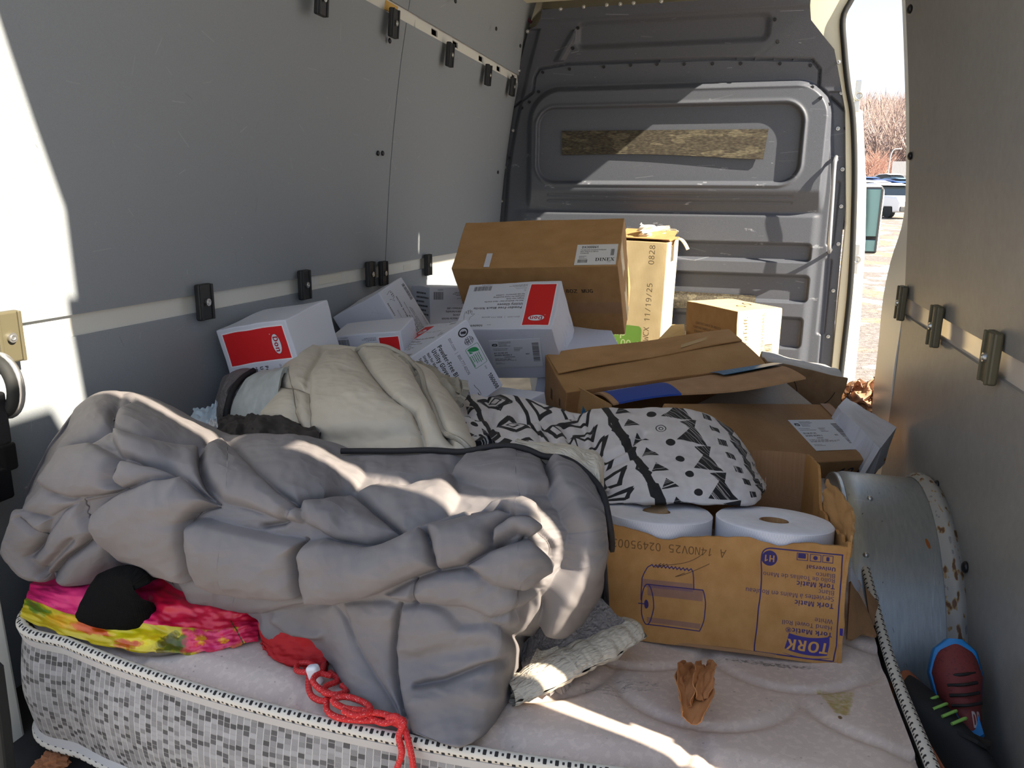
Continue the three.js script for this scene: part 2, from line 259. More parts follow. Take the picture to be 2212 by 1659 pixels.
    const im = x.getImageData(0, 0, wd, hh); for (let k = 0; k < wd * hh; k++) { const n = (r() - 0.5) * 9; for (let c = 0; c < 3; c++) im.data[k * 4 + c] += n; } x.putImageData(im, 0, 0);
  }));
  const grey = std({ map: plasticMap('#4e525a', 11), roughness: 0.46, bumpMap: panelBump, bumpScale: 0.0006 }), grey2 = std({ map: plasticMap('#484b53', 12), roughness: 0.5, bumpMap: panelBump, bumpScale: 0.0006 });
  const nu = 420, nv = 420, y1 = 1.842;
  const full = surf(nu, nv, (u, v) => { const y = lerp(0, y1, v), x = lerp(interp(tl, y), interp(tr, y), u); return onBulk(x, y); }, 0, (u, v, p) => [(p.x + 1.27) / 1.84, p.y / 1.84]);
  const low = [], up = [], pos = full.attributes.position, id = full.index.array;
  for (let k = 0; k < id.length; k += 3) { const cx = (pos.getX(id[k]) + pos.getX(id[k + 1]) + pos.getX(id[k + 2])) / 3, cy = (pos.getY(id[k]) + pos.getY(id[k + 1]) + pos.getY(id[k + 2])) / 3; (cy > interp(seamTab, cx) ? up : low).push(id[k], id[k + 1], id[k + 2]); }
  const cut = (list) => { const g = new THREE.BufferGeometry(); for (const k of ['position', 'normal', 'uv']) g.setAttribute(k, full.attributes[k]); g.setIndex(list); return g.toNonIndexed(); };
  mesh('lower_moulding', cut(low), grey, w);
  mesh('upper_moulding', cut(up), grey2, w);
  mesh('bulkhead_back', plate([...tl.map(([y, x]) => [x, y]), ...tr.slice().reverse().map(([y, x]) => [x, y])], 'z', ZBULK - 0.03, ZBULK - 0.07), M.dark, w);
  // fasteners
  const boltG = mergeGeometries([new THREE.CylinderGeometry(0.0085, 0.0095, 0.008, 12).rotateX(Math.PI / 2).toNonIndexed(), new THREE.SphereGeometry(0.006, 10, 6).translate(0, 0, 0.004).toNonIndexed()]), screwG = new THREE.CylinderGeometry(0.007, 0.008, 0.008, 10).rotateX(Math.PI / 2);
  const dot = (list, name, g, m) => { for (const [x, y] of list) { const p = P(x, y), o = mesh(name, g, m, w); o.position.copy(onBulk(p.x, p.y, 0.005)); } };
  dot([[1211, 20], [1261, 15], [1311, 11], [1340, 9], [1369, 7], [1429, 3], [1140, 68], [1121, 153], [1109, 213], [1108, 282], [1090, 362], [1084, 435], [1812, 134], [1818, 201], [1810, 278], [1807, 345], [1820, 366], [1817, 446], [1811, 527], [1794, 540], [1800, 628], [1789, 727]], 'bolt', boltG, M.steel);
  dot([[1172, 156], [1230, 149], [1304, 144], [1362, 140], [1419, 138], [1478, 138], [1539, 137], [1600, 137], [1685, 137], [1751, 141], [1163, 198], [1755, 188], [1773, 211], [1791, 225], [1143, 220], [1127, 233], [1248, 60], [1237, 104], [1674, 42], [1680, 90], [1101, 341], [1827, 277]], 'panel_screw', screwG, M.screw);
  // rough mat strips left on the moulding
  const matTex = pixelTex(256, 128, (u, v) => { const n = fbm(u * 50, v * 22, 8.8, 3) * 30 + (fbm(u * 8, v * 3, 2.1, 2) > 0.25 ? 22 : 0); return [62 + n, 57 + n, 46 + n * 0.8]; });
  const strip = (quad, sag, z) => surf(40, 8, (u, v) => { const a = P(...quad[0]).lerp(P(...quad[1]), u), b = P(...quad[3]).lerp(P(...quad[2]), u), p = b.lerp(a, v); p.y -= sag * Math.sin(Math.PI * clamp(u * 1.1, 0, 1)) * (1 - v) * -1; p.z = ZBULK + frontZ(p.x, p.y) + z + 0.012 * (1 - v) * u; return p; }, 0.006);
  mesh('mat_strip', strip([[1217, 284], [1660, 280], [1648, 345], [1217, 336]], 0.012, 0.008), std({ map: matTex, roughness: 0.95, bumpMap: matTex, bumpScale: 0.003 }), w);
  mesh('mat_strip', strip([[1440, 628], [1632, 639], [1632, 664], [1440, 664]], 0, 0.012), std({ map: matTex, roughness: 0.95, bumpMap: matTex, bumpScale: 0.003 }), w);
  { // grab bar
    const a = P(1800, 343), b = P(1786, 540), za = ZBULK + 0.0, zo = ZBULK + 0.085;
    mesh('grab_bar', tube([V3(a.x + 0.012, a.y + 0.008, za), V3(a.x + 0.006, a.y, za + 0.05), V3(a.x, a.y - 0.03, zo), V3(lerp(a.x, b.x, 0.5), lerp(a.y, b.y, 0.5), zo), V3(b.x, b.y + 0.03, zo), V3(b.x + 0.006, b.y, za + 0.05), V3(b.x + 0.012, b.y - 0.01, za)], 0.009, 60, 10), std({ color: 0xb9bcc0, roughness: 0.35, metalness: 0.6 }), w);
  }
  // B pillar, its seal and the cab door pillar beyond
  const at2 = (z) => ([x, y]) => { const p = at(x, y, { z }); return [p.x, p.y]; };
  mesh('pillar_plate', plate([[1750, -60], [1750, 43], [1802, 107], [1826, 240], [1828, 480], [1798, 784], [1788, 900], [1806, 900], [1822, 760], [1838, 600], [1845, 480], [1847, 343], [1842, 240], [1834, 193], [1826, 107], [1824, 50], [1840, 0], [1870, -60]].map(at2(-4.0)), 'z', -3.995, -4.05), M.cream, w);
  mesh('pillar_seal', tube([[1872, -60], [1838, 2], [1822, 34], [1824, 107], [1833, 193], [1841, 240], [1846, 343], [1844, 480], [1837, 620], [1822, 760], [1806, 900]].map(([x, y]) => at(x, y, { z: -3.985 })), 0.013, 90, 10), M.rubber, w);
  mesh('door_pillar', plate([[1843, 228], [1863, 240], [1871, 400], [1869, 520], [1859, 690], [1842, 860], [1806, 900], [1822, 700], [1842, 480], [1846, 343]].map(at2(-4.06)), 'z', -4.05, -4.16, 0.006), M.white, w);
  for (const [x, y] of [[1848, 560], [1852, 208]]) { const p = at(x, y, { z: -4.03 }); mesh('striker_plate', [box(0.03, 0.14, 0.012, p.x, p.y, p.z, 0.005), new THREE.TorusGeometry(0.016, 0.005, 8, 16).translate(p.x + 0.004, p.y, p.z + 0.012)], M.steel, w); }
  // loose wiring and a strip of tape at the top left corner
  const wire = at(1110, 18, { z: -3.9 });
  mesh('cab_wiring', [tube([V3(wire.x - 0.12, wire.y + 0.06, -3.8), V3(wire.x - 0.04, wire.y + 0.01, -3.84), V3(wire.x + 0.03, wire.y - 0.02, -3.88), V3(wire.x + 0.08, wire.y - 0.06, -3.94)], 0.008, 30, 6), tube([V3(wire.x - 0.1, wire.y + 0.07, -3.85), V3(wire.x, wire.y + 0.03, -3.86), V3(wire.x + 0.07, wire.y - 0.05, -3.95)], 0.005, 30, 6)], std({ color: 0x5a2634, roughness: 0.6 }), w);
  mesh('corner_bracket', plate([[1128, -30], [1180, -30], [1168, 20], [1150, 40], [1144, 58], [1134, 50], [1138, 24]].map(at2(-3.97)), 'z', -3.97, -3.99, 0.003), M.cream, w);
  const h0 = at(1082, -20, { z: -3.55 }), h1 = at(1062, 76, { z: -3.5 });
  mesh('hanging_tape', surf(4, 16, (u, v) => { const p = h0.clone().lerp(h1, v); p.x += (u - 0.5) * 0.028 + 0.006 * Math.sin(v * 5); p.z += 0.01 * Math.sin(v * 7 + u); return p; }, 0.002), std({ map: pixelTex(32, 128, (u, v) => (fbm(u * 3, v * 7, 6.1, 2) > 0.02 ? [226, 222, 210] : [214, 176, 92])), roughness: 0.6 }), w);
}
{ // right wheel arch
  const t = struct('wheel_arch');
  const R = 0.372, cy = -0.05, cz = -1.72, x0 = 0.235, x1 = 0.446;
  const metal = canvas(1024, 1024, (x, w, h) => {
    x.fillStyle = '#a2a8aa'; x.fillRect(0, 0, w, h); const r = rng(31);
    const im = x.getImageData(0, 0, w, h); for (let j = 0; j < h; j++) for (let i = 0; i < w; i++) { const k = (j * w + i) * 4, n = fbm(i / 24, j / 24, 5.5, 3) * 8 + (r() - 0.5) * 9; for (let c = 0; c < 3; c++) im.data[k + c] += n - (c === 2 ? n * 0.15 : 0); } x.putImageData(im, 0, 0);
    for (let i = 0; i < 130; i++) { const a = r() * w, b = h * (0.2 + 0.7 * r()), l = 20 + 190 * r() ** 2, t = (r() < 0.6 ? 1.57 : r() * 3.1) + (r() - 0.5) * 0.3; x.strokeStyle = `rgba(206,209,208,${0.2 + 0.4 * r()})`; x.lineWidth = 0.7 + 0.9 * r(); x.beginPath(); x.moveTo(a, b); x.lineTo(a + l * Math.cos(t), b + l * Math.sin(t)); x.stroke(); }
    for (let i = 0; i < 60; i++) { x.strokeStyle = `rgba(60,62,62,${0.2 + 0.4 * r()})`; x.lineWidth = 1 + 3 * r(); const a = r() * w, b = r() * h; x.beginPath(); x.moveTo(a, b); x.lineTo(a + 26 * (r() - 0.3), b + 14 * (r() - 0.5)); x.stroke(); }
    x.fillStyle = 'rgba(176,96,36,.8)'; x.beginPath(); x.ellipse(w * 0.72, h * 0.66, 22, 9, 0.3, 0, 7); x.fill(); 
  });
  const skin = std({ map: tex(metal), roughness: 0.36, metalness: 0.7, bumpMap: tex(metal, null, true), bumpScale: 0.0012 });
  const arc = (a, r = R) => [cy + r * Math.sin(a), cz + r * Math.cos(a)];
  mesh('arch_top', surf(12, 60, (u, v) => { const [y, z] = arc(lerp(0.0, Math.PI * 0.98, v)); return V3(lerp(x0 + 0.02, x1, u), y - (u < 0.06 ? 0.006 : 0), z); }, 0.004), skin, t);
  mesh('arch_side', plate([...Array(33)].map((_, i) => { const [y, z] = arc(Math.PI * i / 32, R - 0.004); return [-z, y]; }), 'x', x0 + 0.012, x0 + 0.024, 0.003), skin, t);
  const sealTex = pixelTex(64, 1024, (u, v) => { const n = fbm(v * 34, u * 3, 3.1, 3); return n > 0.46 ? [98, 68, 46] : n > 0.3 ? [146, 122, 86] : n > -0.62 ? [158, 156, 150] : [128, 128, 126]; });
  mesh('arch_flange', surf(6, 90, (u, v) => { const a = lerp(0.02, Math.PI * 0.9, v), n = 0.004 * fbm(v * 46, u * 3, 9.1, 3), k = Math.sin(Math.PI * u), [y, z] = arc(a, R + 0.002 + 0.011 * k + n * k); return V3(lerp(x1 - 0.034, x1 + 0.002, u), y, z); }, 0.003), std({ map: tex(canvas(8, 8, () => 0)) && sealTex, roughness: 0.65, bumpMap: sealTex, bumpScale: 0.002 }), t);
  mesh('arch_rivet', [[0.31, 0.5], [0.28, 0.93], [0.3, 1.35]].map(([x, a]) => { const [y, z] = arc(a); return new THREE.SphereGeometry(0.006, 10, 8).translate(x, y, z); }), M.steel, t);
}

// ================= cartons =================
// a carton with rounded, slightly dented faces; six material groups in the order +x -x +y -y +z -z
function cartonGeo(w, h, d, o = {}) {
  const r = o.r ?? 0.004, n = o.n ?? 12, dent = o.dent ?? 0.003, sd = o.seed ?? 1, half = [w / 2, h / 2, d / 2];
  const P = [], UV = [], I = [], groups = [];
  const faces = [[0, 1, 2, -1, 1, 1], [0, -1, 2, 1, 1, 1], [1, 1, 0, 1, 2, -1], [1, -1, 0, 1, 2, 1], [2, 1, 0, 1, 1, 1], [2, -1, 0, -1, 1, 1]];
  for (const [ax, s, ua, us, va, vs] of faces) {
    const start = P.length / 3, i0 = I.length, ts = (len) => { const t = [0, 0.35 * r / len, r / len]; for (let k = 1; k < n; k++) t.push(lerp(r / len, 1 - r / len, k / n)); t.push(1 - r / len, 1 - 0.35 * r / len, 1); return t; };
    const U = ts(half[ua] * 2), V = ts(half[va] * 2), W = U.length;
    for (const v of V) for (const u of U) {
      const p = [0, 0, 0]; p[ax] = s * half[ax]; p[ua] = us * (u - 0.5) * 2 * half[ua]; p[va] = vs * (v - 0.5) * 2 * half[va];
      const q = p.map((c, k) => clamp(c, -half[k] + r, half[k] - r)), dv = p.map((c, k) => c - q[k]), L = Math.hypot(...dv) || 1;
      const m = p.map((_, k) => q[k] + dv[k] / L * r);
      const e = [0, 1, 2].map((k) => dent * fbm(m[0] * 7 + k * 31 + sd, m[1] * 7, m[2] * 7 + sd * 1.7, 3));
      // faces bulge or sink a little in their middle, corners stay
      const bulge = (o.bulge ?? 0) * Math.sin(Math.PI * u) * Math.sin(Math.PI * v) * s; m[ax] += bulge;
      if (o.warp) { const k = o.warp(m); m[0] += k[0]; m[1] += k[1]; m[2] += k[2]; }
      P.push(m[0] + e[0], m[1] + e[1], m[2] + e[2]); UV.push(u, v);
    }
    for (let j = 0; j + 1 < V.length; j++) for (let i = 0; i + 1 < W; i++) { const a = start + j * W + i; I.push(a, a + 1, a + W + 1, a, a + W + 1, a + W); }
    groups.push([i0, I.length - i0]);
  }
  const g = new THREE.BufferGeometry(); g.setAttribute('position', new THREE.Float32BufferAttribute(P, 3)); g.setAttribute('uv', new THREE.Float32BufferAttribute(UV, 2)); g.setIndex(I);
  g.computeVertexNormals();
  const N = g.attributes.normal, sum = new Map(), key = (k) => [0, 1, 2].map((c) => Math.round(P[k * 3 + c] * 20000)).join();
  for (let k = 0; k < P.length / 3; k++) { const s = sum.get(key(k)) ?? [0, 0, 0]; s[0] += N.getX(k); s[1] += N.getY(k); s[2] += N.getZ(k); sum.set(key(k), s); }
  for (let k = 0; k < P.length / 3; k++) { const s = sum.get(key(k)), L = Math.hypot(...s) || 1; N.setXYZ(k, s[0] / L, s[1] / L, s[2] / L); }
  groups.forEach(([a, c], k) => g.addGroup(a, c, k));
  return g;
}
const kraft = (w, h, base = '#ae8450', seed = 3, flute = 0) => canvas(w, h, (x) => {
  x.fillStyle = base; x.fillRect(0, 0, w, h); const r = rng(seed), im = x.getImageData(0, 0, w, h);
  for (let j = 0; j < h; j++) for (let i = 0; i < w; i++) { const k = (j * w + i) * 4, n = fbm(i / 70 + seed, j / 90, 1.1, 3) * 9 + (r() - 0.5) * 10 + (flute ? flute * Math.sin(i * 6.283 / 9) : 0); for (let c = 0; c < 3; c++) im.data[k + c] += n; }
  x.putImageData(im, 0, 0);
  for (let i = 0; i < 26; i++) { x.strokeStyle = `rgba(${r() < 0.5 ? '80,55,30' : '215,185,140'},${0.06 + 0.12 * r()})`; x.lineWidth = 0.5 + 1.5 * r(); const a = r() * w, b = r() * h, t = r() * 3.1, l = 8 + 60 * r(); x.beginPath(); x.moveTo(a, b); x.lineTo(a + l * Math.cos(t), b + l * Math.sin(t)); x.stroke(); }
});
const whiteCard = (w, h, seed = 4) => canvas(w, h, (x) => {
  x.fillStyle = '#cfd2dc'; x.fillRect(0, 0, w, h); const r = rng(seed), im = x.getImageData(0, 0, w, h);
  for (let k = 0; k < w * h; k++) { const n = (r() - 0.5) * 5; for (let c = 0; c < 3; c++) im.data[k * 4 + c] += n; } x.putImageData(im, 0, 0);
  for (let i = 0; i < 12; i++) { x.strokeStyle = `rgba(120,122,130,${0.08 + 0.16 * r()})`; x.lineWidth = 0.6 + r(); const a = r() * w, b = r() * h, t = r() * 3.1, l = 10 + 50 * r(); x.beginPath(); x.moveTo(a, b); x.lineTo(a + l * Math.cos(t), b + l * Math.sin(t)); x.stroke(); }
});
const over = (base, draw) => canvas(base.width, base.height, (x, w, h) => { x.drawImage(base, 0, 0); draw(x, w, h); });
const card = (c, o = {}) => std({ map: tex(c), roughness: o.rough ?? 0.82, ...(o.bump ? { bumpMap: o.bump, bumpScale: 0.0004 } : {}) });
const fluteBump = tex(canvas(512, 64, (x, w, h) => { for (let i = 0; i < w; i++) { const b = 128 + 60 * Math.sin(i * 6.283 / 8); x.fillStyle = `rgb(${b},${b},${b})`; x.fillRect(i, 0, 1, h); } }), [1.6, 1], true);
const kraftA = card(kraft(512, 512, '#aa8252', 3, 0), { bump: fluteBump }), kraftB = card(kraft(512, 512, '#a2784c', 9), { bump: fluteBump }), kraftIn = std({ map: tex(kraft(256, 256, '#9a7450', 6)), roughness: 0.9 });
const white = card(whiteCard(256, 256), { rough: 0.55 });
const tapeMat = new THREE.MeshPhysicalMaterial({ color: 0xb99a70, roughness: 0.22, transmission: 0.0, clearcoat: 0.4 });

function hand(x, cx, cy, s, mark, rot = 0) {
  x.save(); x.translate(cx, cy); x.rotate(rot); x.scale(s, s); x.strokeStyle = '#2c2c34'; x.lineWidth = 0.035; x.lineJoin = 'round'; x.beginPath();
  x.moveTo(-0.3, 0.9); x.bezierCurveTo(-0.28, 0.5, -0.45, 0.3, -0.44, 0);
  for (const [a, t] of [[-0.4, -0.42], [-0.18, -0.62], [0.04, -0.64], [0.24, -0.5]]) { x.lineTo(a - 0.05, t + 0.08); x.quadraticCurveTo(a + 0.03, t - 0.06, a + 0.1, t + 0.1); x.lineTo(a + 0.13, -0.05); }
  x.lineTo(0.42, 0.1); x.quadraticCurveTo(0.62, -0.12, 0.7, 0.02); x.quadraticCurveTo(0.55, 0.3, 0.34, 0.5); x.lineTo(0.3, 0.9); x.stroke();
  if (mark) txt(x, mark, 0, 0.3, 0.3, { bold: true, align: 'center' }); x.restore();
}
function donOval(x, cx, cy, s, rot = 0) {
  x.save(); x.translate(cx, cy); x.rotate(rot); x.beginPath(); x.ellipse(0, 0, s, s * 0.56, 0, 0, 7); x.fillStyle = '#8e0f1a'; x.fill(); x.beginPath(); x.ellipse(0, 0, s * 0.95, s * 0.5, 0, 0, 7); x.fillStyle = '#dfe0e6'; x.fill();
  txt(x, 'Don', 0, s * 0.27, s * 0.82, { bold: true, align: 'center', color: '#a3102a' }); x.beginPath(); x.arc(-s * 0.98, s * 0.5, s * 0.05, 0, 7); x.fillStyle = '#e0d9dc'; x.fill(); x.restore();
}
// the printed faces of the glove cases, drawn the way up they are read
const gloveLabel = over(whiteCard(840, 600, 14), (x, w, h) => {
  x.fillStyle = '#e9e6ea'; x.fillRect(w * 0.035, h * 0.06, w * 0.285, h * 0.88); x.fillStyle = '#d2161d'; x.fillRect(w * 0.045, h * 0.075, w * 0.265, h * 0.85);
  donOval(x, w * 0.185, h * 0.22, w * 0.085);
  txt(x, 'don.com  |  800.777.4DON', w * 0.35, h * 0.27, 27, { color: '#5b5b66' });
  txt(x, 'Powder-Free Black Nitrile', w * 0.35, h * 0.47, 35, { bold: true }); txt(x, 'Utility Gloves', w * 0.35, h * 0.54, 35, { bold: true });
  ['Not for Medical Use \u2022 Non-Sterile', 'Single Use Only', 'Suitable for Food Handling', '10/100 Gloves/cs \u2022 LARGE'].forEach((s, i) => txt(x, s, w * 0.35, h * (0.60 + i * 0.045), 22, { bold: true }));
  ['REF', 'LOT', 'Manufactured for'].forEach((s, i) => txt(x, s, w * 0.35, h * (0.80 + i * 0.03), 13)); lines(x, w * 0.35, h * 0.89, w * 0.28, 3, 11, 4, 7);
  barcode(x, w * 0.74, h * 0.84, w * 0.19, h * 0.1, 12); txt(x, '0 8265370 6 ', w * 0.74, h * 0.975, 17);
  hand(x, w * 0.9, h * 0.33, 84, 'L', Math.PI); txt(x, 'SKU# ', w * 0.62, h * 0.1, 14); txt(x, '1060698', w * 0.7, h * 0.1, 34, { bold: true });
});
const gloveSide = over(whiteCard(840, 600, 15), (x, w, h) => {
  x.strokeStyle = '#23242c'; x.lineWidth = 12; x.beginPath(); x.arc(w * 0.12, h * 0.14, 40, 0, 7); x.stroke(); x.lineWidth = 3; x.beginPath(); x.arc(w * 0.12, h * 0.14, 22, 0, 7); x.stroke(); x.fillStyle = '#23242c'; x.beginPath(); x.moveTo(w * 0.1, h * 0.17); x.quadraticCurveTo(w * 0.12, h * 0.06, w * 0.15, h * 0.12); x.lineTo(w * 0.12, h * 0.18); x.fill();
  x.lineWidth = 3; for (const k of [1, 0.55, 0.1]) { x.beginPath(); x.ellipse(w * 0.245, h * 0.12, 40 * k, 40, 0, 0, 7); x.stroke(); } for (const k of [-0.5, 0, 0.5]) { x.beginPath(); x.moveTo(w * 0.245 - 38, h * 0.12 + 40 * k); x.lineTo(w * 0.245 + 38, h * 0.12 + 40 * k); x.stroke(); } txt(x, 'CO\u2082', w * 0.21, h * 0.16, 34, { bold: true });
  x.strokeStyle = '#2f7a4c'; x.lineWidth = 4; x.beginPath(); x.roundRect(w * 0.32, h * 0.03, w * 0.28, h * 0.2, 14); x.stroke();
  x.fillStyle = '#1f8a52'; x.beginPath(); x.moveTo(w * 0.335, h * 0.2); x.quadraticCurveTo(w * 0.33, h * 0.05, w * 0.42, h * 0.06); x.quadraticCurveTo(w * 0.4, h * 0.17, w * 0.345, h * 0.21); x.fill(); x.beginPath(); x.moveTo(w * 0.36, h * 0.2); x.lineTo(w * 0.41, h * 0.15); x.lineTo(w * 0.4, h * 0.2); x.fill();
  lines(x, w * 0.43, h * 0.07, w * 0.15, 6, 17, 8, 17, 'rgba(47,122,76,.9)'); 
  txt(x, 'SKU# ', w * 0.63, h * 0.1, 17); txt(x, '1060698', w * 0.75, h * 0.12, 50, { bold: true });
  txt(x, 'don.com  |  800.777.4DON', w * 0.08, h * 0.37, 37, { color: '#40404a' });
  txt(x, 'Powder-Free Black Nitrile', w * 0.08, h * 0.55, 54, { bold: true }); txt(x, 'Utility Gloves', w * 0.08, h * 0.645, 54, { bold: true });
  ['Not for Medical Use \u2022 Non-Sterile', 'Single Use Only', 'Suitable for Food Handling', '10/100 Gloves \u2022 LARGE'].forEach((s, i) => txt(x, s, w * 0.08, h * (0.72 + i * 0.062), 33, { bold: true }));
  hand(x, w * 0.87, h * 0.42, 105, '', Math.PI / 2);
});
const gloveEnd = over(whiteCard(512, 512, 16), (x, w, h) => { barcode(x, w * 0.38, h * 0.36, w * 0.34, h * 0.16, 21, '#4a4a4c'); txt(x, '(01) 10082 ', w * 0.42, h * 0.57, 20, { color: '#55555a' }); txt(x, 'L', w * 0.5, h * 0.72, 40, { bold: true }); });
const T = (c, rough = 0.55) => card(c, { rough });
const LAB = T(gloveLabel), LAB180 = T(turned(gloveLabel, 2)), LAB90 = T(turned(gloveLabel, 1)), SIDE90 = T(turned(gloveSide, 1)), END = T(gloveEnd);
const LABm90 = T(turned(gloveLabel, 3));

function carton(o) {
  const [w, h, d] = o.d, t = thing(o.name || 'carton', o.label, 'box', [0, 0, 0], o.a, o.group);
  const down = V3(0, -h / 2, 0).applyEuler(t.rotation); t.position.set(...o.c).add(down);
  const F = { px: 0, nx: 1, py: 2, ny: 3, pz: 4, nz: 5 }, mats = Array(6).fill(o.mat || white); for (const k in o.faces || {}) mats[F[k]] = o.faces[k];
  mesh('carton_body', cartonGeo(w, h, d, o).translate(0, h / 2, 0), mats, t);
  t.dims = o.d; return t;
}
// a thin sheet (label, tape) lying on a face: u0..u1, v0..v1 of that face
function onFace(t, name, face, [u0, v0, u1, v1], mat, lift = 0.0012, skew = 0) {
  const [w, h, d] = t.dims;
  const pos = (u, v) => face === 'pz' ? V3((u - 0.5) * w, v * h, d / 2 + lift) : face === 'py' ? V3((u - 0.5) * w, h + lift, (0.5 - v) * d) : face === 'px' ? V3(w / 2 + lift, v * h, (0.5 - u) * d) : V3(-w / 2 - lift, v * h, (u - 0.5) * d);
  return mesh(name, surf(8, 6, (u, v) => pos(lerp(u0, u1, u) + skew * (v - 0.5), lerp(v0, v1, v) + skew * 0.6 * (u - 0.5)), 0.0009), mat, t);
}
const shipLabel = (seed, big = '01.04.81.01', sub = 'MORN  MORN 2') => card(canvas(512, 360, (x, w, h) => {
  x.fillStyle = '#d9dbe0'; x.fillRect(0, 0, w, h); x.fillStyle = '#22232a'; x.beginPath(); x.roundRect(24, 42, 54, 32, 12); x.fill(); txt(x, 'gfs', 51, 66, 22, { italic: true, bold: true, align: 'center', color: '#d9dbe0' });
  lines(x, 92, 22, 140, 5, 13, 5, seed); lines(x, 30, 104, 190, 2, 18, 5, seed + 1); lines(x, 240, 100, 90, 4, 13, 5, seed + 2);
  txt(x, big, 30, 172, 27, { bold: true }); txt(x, sub, 30, 200, 25, { bold: true }); txt(x, '997', 352, 196, 24, { bold: true }); lines(x, 130, 214, 120, 1, 12, 8, seed + 3); lines(x, 30, 236, 330, 3, 12, 5, seed + 4); lines(x, 30, 290, 120, 2, 13, 4, seed + 5);
  x.save(); x.translate(492, 50); x.rotate(Math.PI / 2); barcode(x, 0, 0, 240, 66, seed + 6); x.restore();
}), { rough: 0.6 });

const GLOVES = 'white cases of nitrile gloves';
carton({ name: 'glove_carton', label: 'white glove carton standing on end by the left wall, big red panel facing out', c: [-1.093, 0.469, -1.698], a: [1.5, 6, 10.9], d: [0.202, 0.308, 0.21], dent: 0.004, seed: 1, faces: { pz: LAB90, px: END }, group: GLOVES });
carton({ name: 'glove_carton', label: 'white glove carton tipped on its edge, hand drawing and barcode on its sloping side', c: [-1.085, 0.465, -2.301], a: [2.8, 9.6, 28.8], d: [0.189, 0.306, 0.199], dent: 0.003, seed: 2, faces: { px: LABm90 }, group: GLOVES });
carton({ name: 'glove_carton', label: 'small white glove carton end with narrow red strip, just above the cream quilt', c: [-0.985, 0.452, -1.995], a: [6.9, 8.6, 7.1], d: [0.21, 0.20, 0.13], seed: 3, faces: { pz: LAB180 }, group: GLOVES });
carton({ name: 'glove_carton', label: 'upright white glove carton far back by the left wall, left of the big brown carton', c: [-1.09, 0.439, -2.79], a: [-47, -3, 3.6], d: [0.21, 0.29, 0.205], seed: 4, faces: { px: LAB180, pz: T(over(whiteCard(300, 400, 18), (x, w, h) => { lines(x, w * 0.3, h * 0.08, w * 0.66, 9, 22, 9, 33); })) }, group: GLOVES });
{
  const t = carton({ name: 'glove_carton', label: 'white glove carton lying before the big brown carton, red panel upside down on top', c: [-0.661, 0.506, -2.322], a: [3.1, 36.9, 5.8], d: [0.308, 0.224, 0.208], dent: 0.003, seed: 5, faces: { py: LAB180, px: T(over(whiteCard(256, 256, 19), (x, w, h) => { txt(x, '1060698', w * 0.12, h * 0.88, 30, { bold: true, rot: 0.2 }); const r = rng(3); for (let i = 0; i < 40; i++) { x.strokeStyle = `rgba(90,96,110,${0.2 + 0.4 * r()})`; x.beginPath(); const a = w * r(), b = h * r(); x.moveTo(a, b); x.lineTo(a + 10 * r(), b + 46 * r()); x.stroke(); } })) }, group: GLOVES });
  onFace(t, 'shipping_label', 'pz', [0.3, 0.24, 0.83, 0.8], shipLabel(41, '61.12.02.01', 'MORN MORN 2'), 0.0015, 0.05);
}
carton({ name: 'glove_carton', label: 'white glove carton tilted forward, its black text side and green leaf mark facing out', c: [-0.81, 0.422, -2.004], a: [-37.9, 26.2, 12.3], d: [0.265, 0.216, 0.213], dent: 0.0025, seed: 6, faces: { px: SIDE90, py: LAB }, group: GLOVES });
carton({ name: 'glove_carton', label: 'plain white carton corner showing under the right end of the upside-down glove carton', c: [-0.50, 0.375, -2.46], a: [20, 14, -6], d: [0.26, 0.2, 0.2], seed: 7, group: GLOVES });
carton({ name: 'glove_carton', label: 'plain white carton front beneath the carton with the shipping label', c: [-0.55, 0.18, -2.32], a: [4, 6, 2], d: [0.34, 0.2, 0.24], seed: 8, group: GLOVES });
carton({ name: 'glove_carton', label: 'white carton corner with open edge below the tilted text carton', c: [-0.62, 0.285, -2.02], a: [-30, 10, 6], d: [0.2, 0.14, 0.2], seed: 9, group: GLOVES });
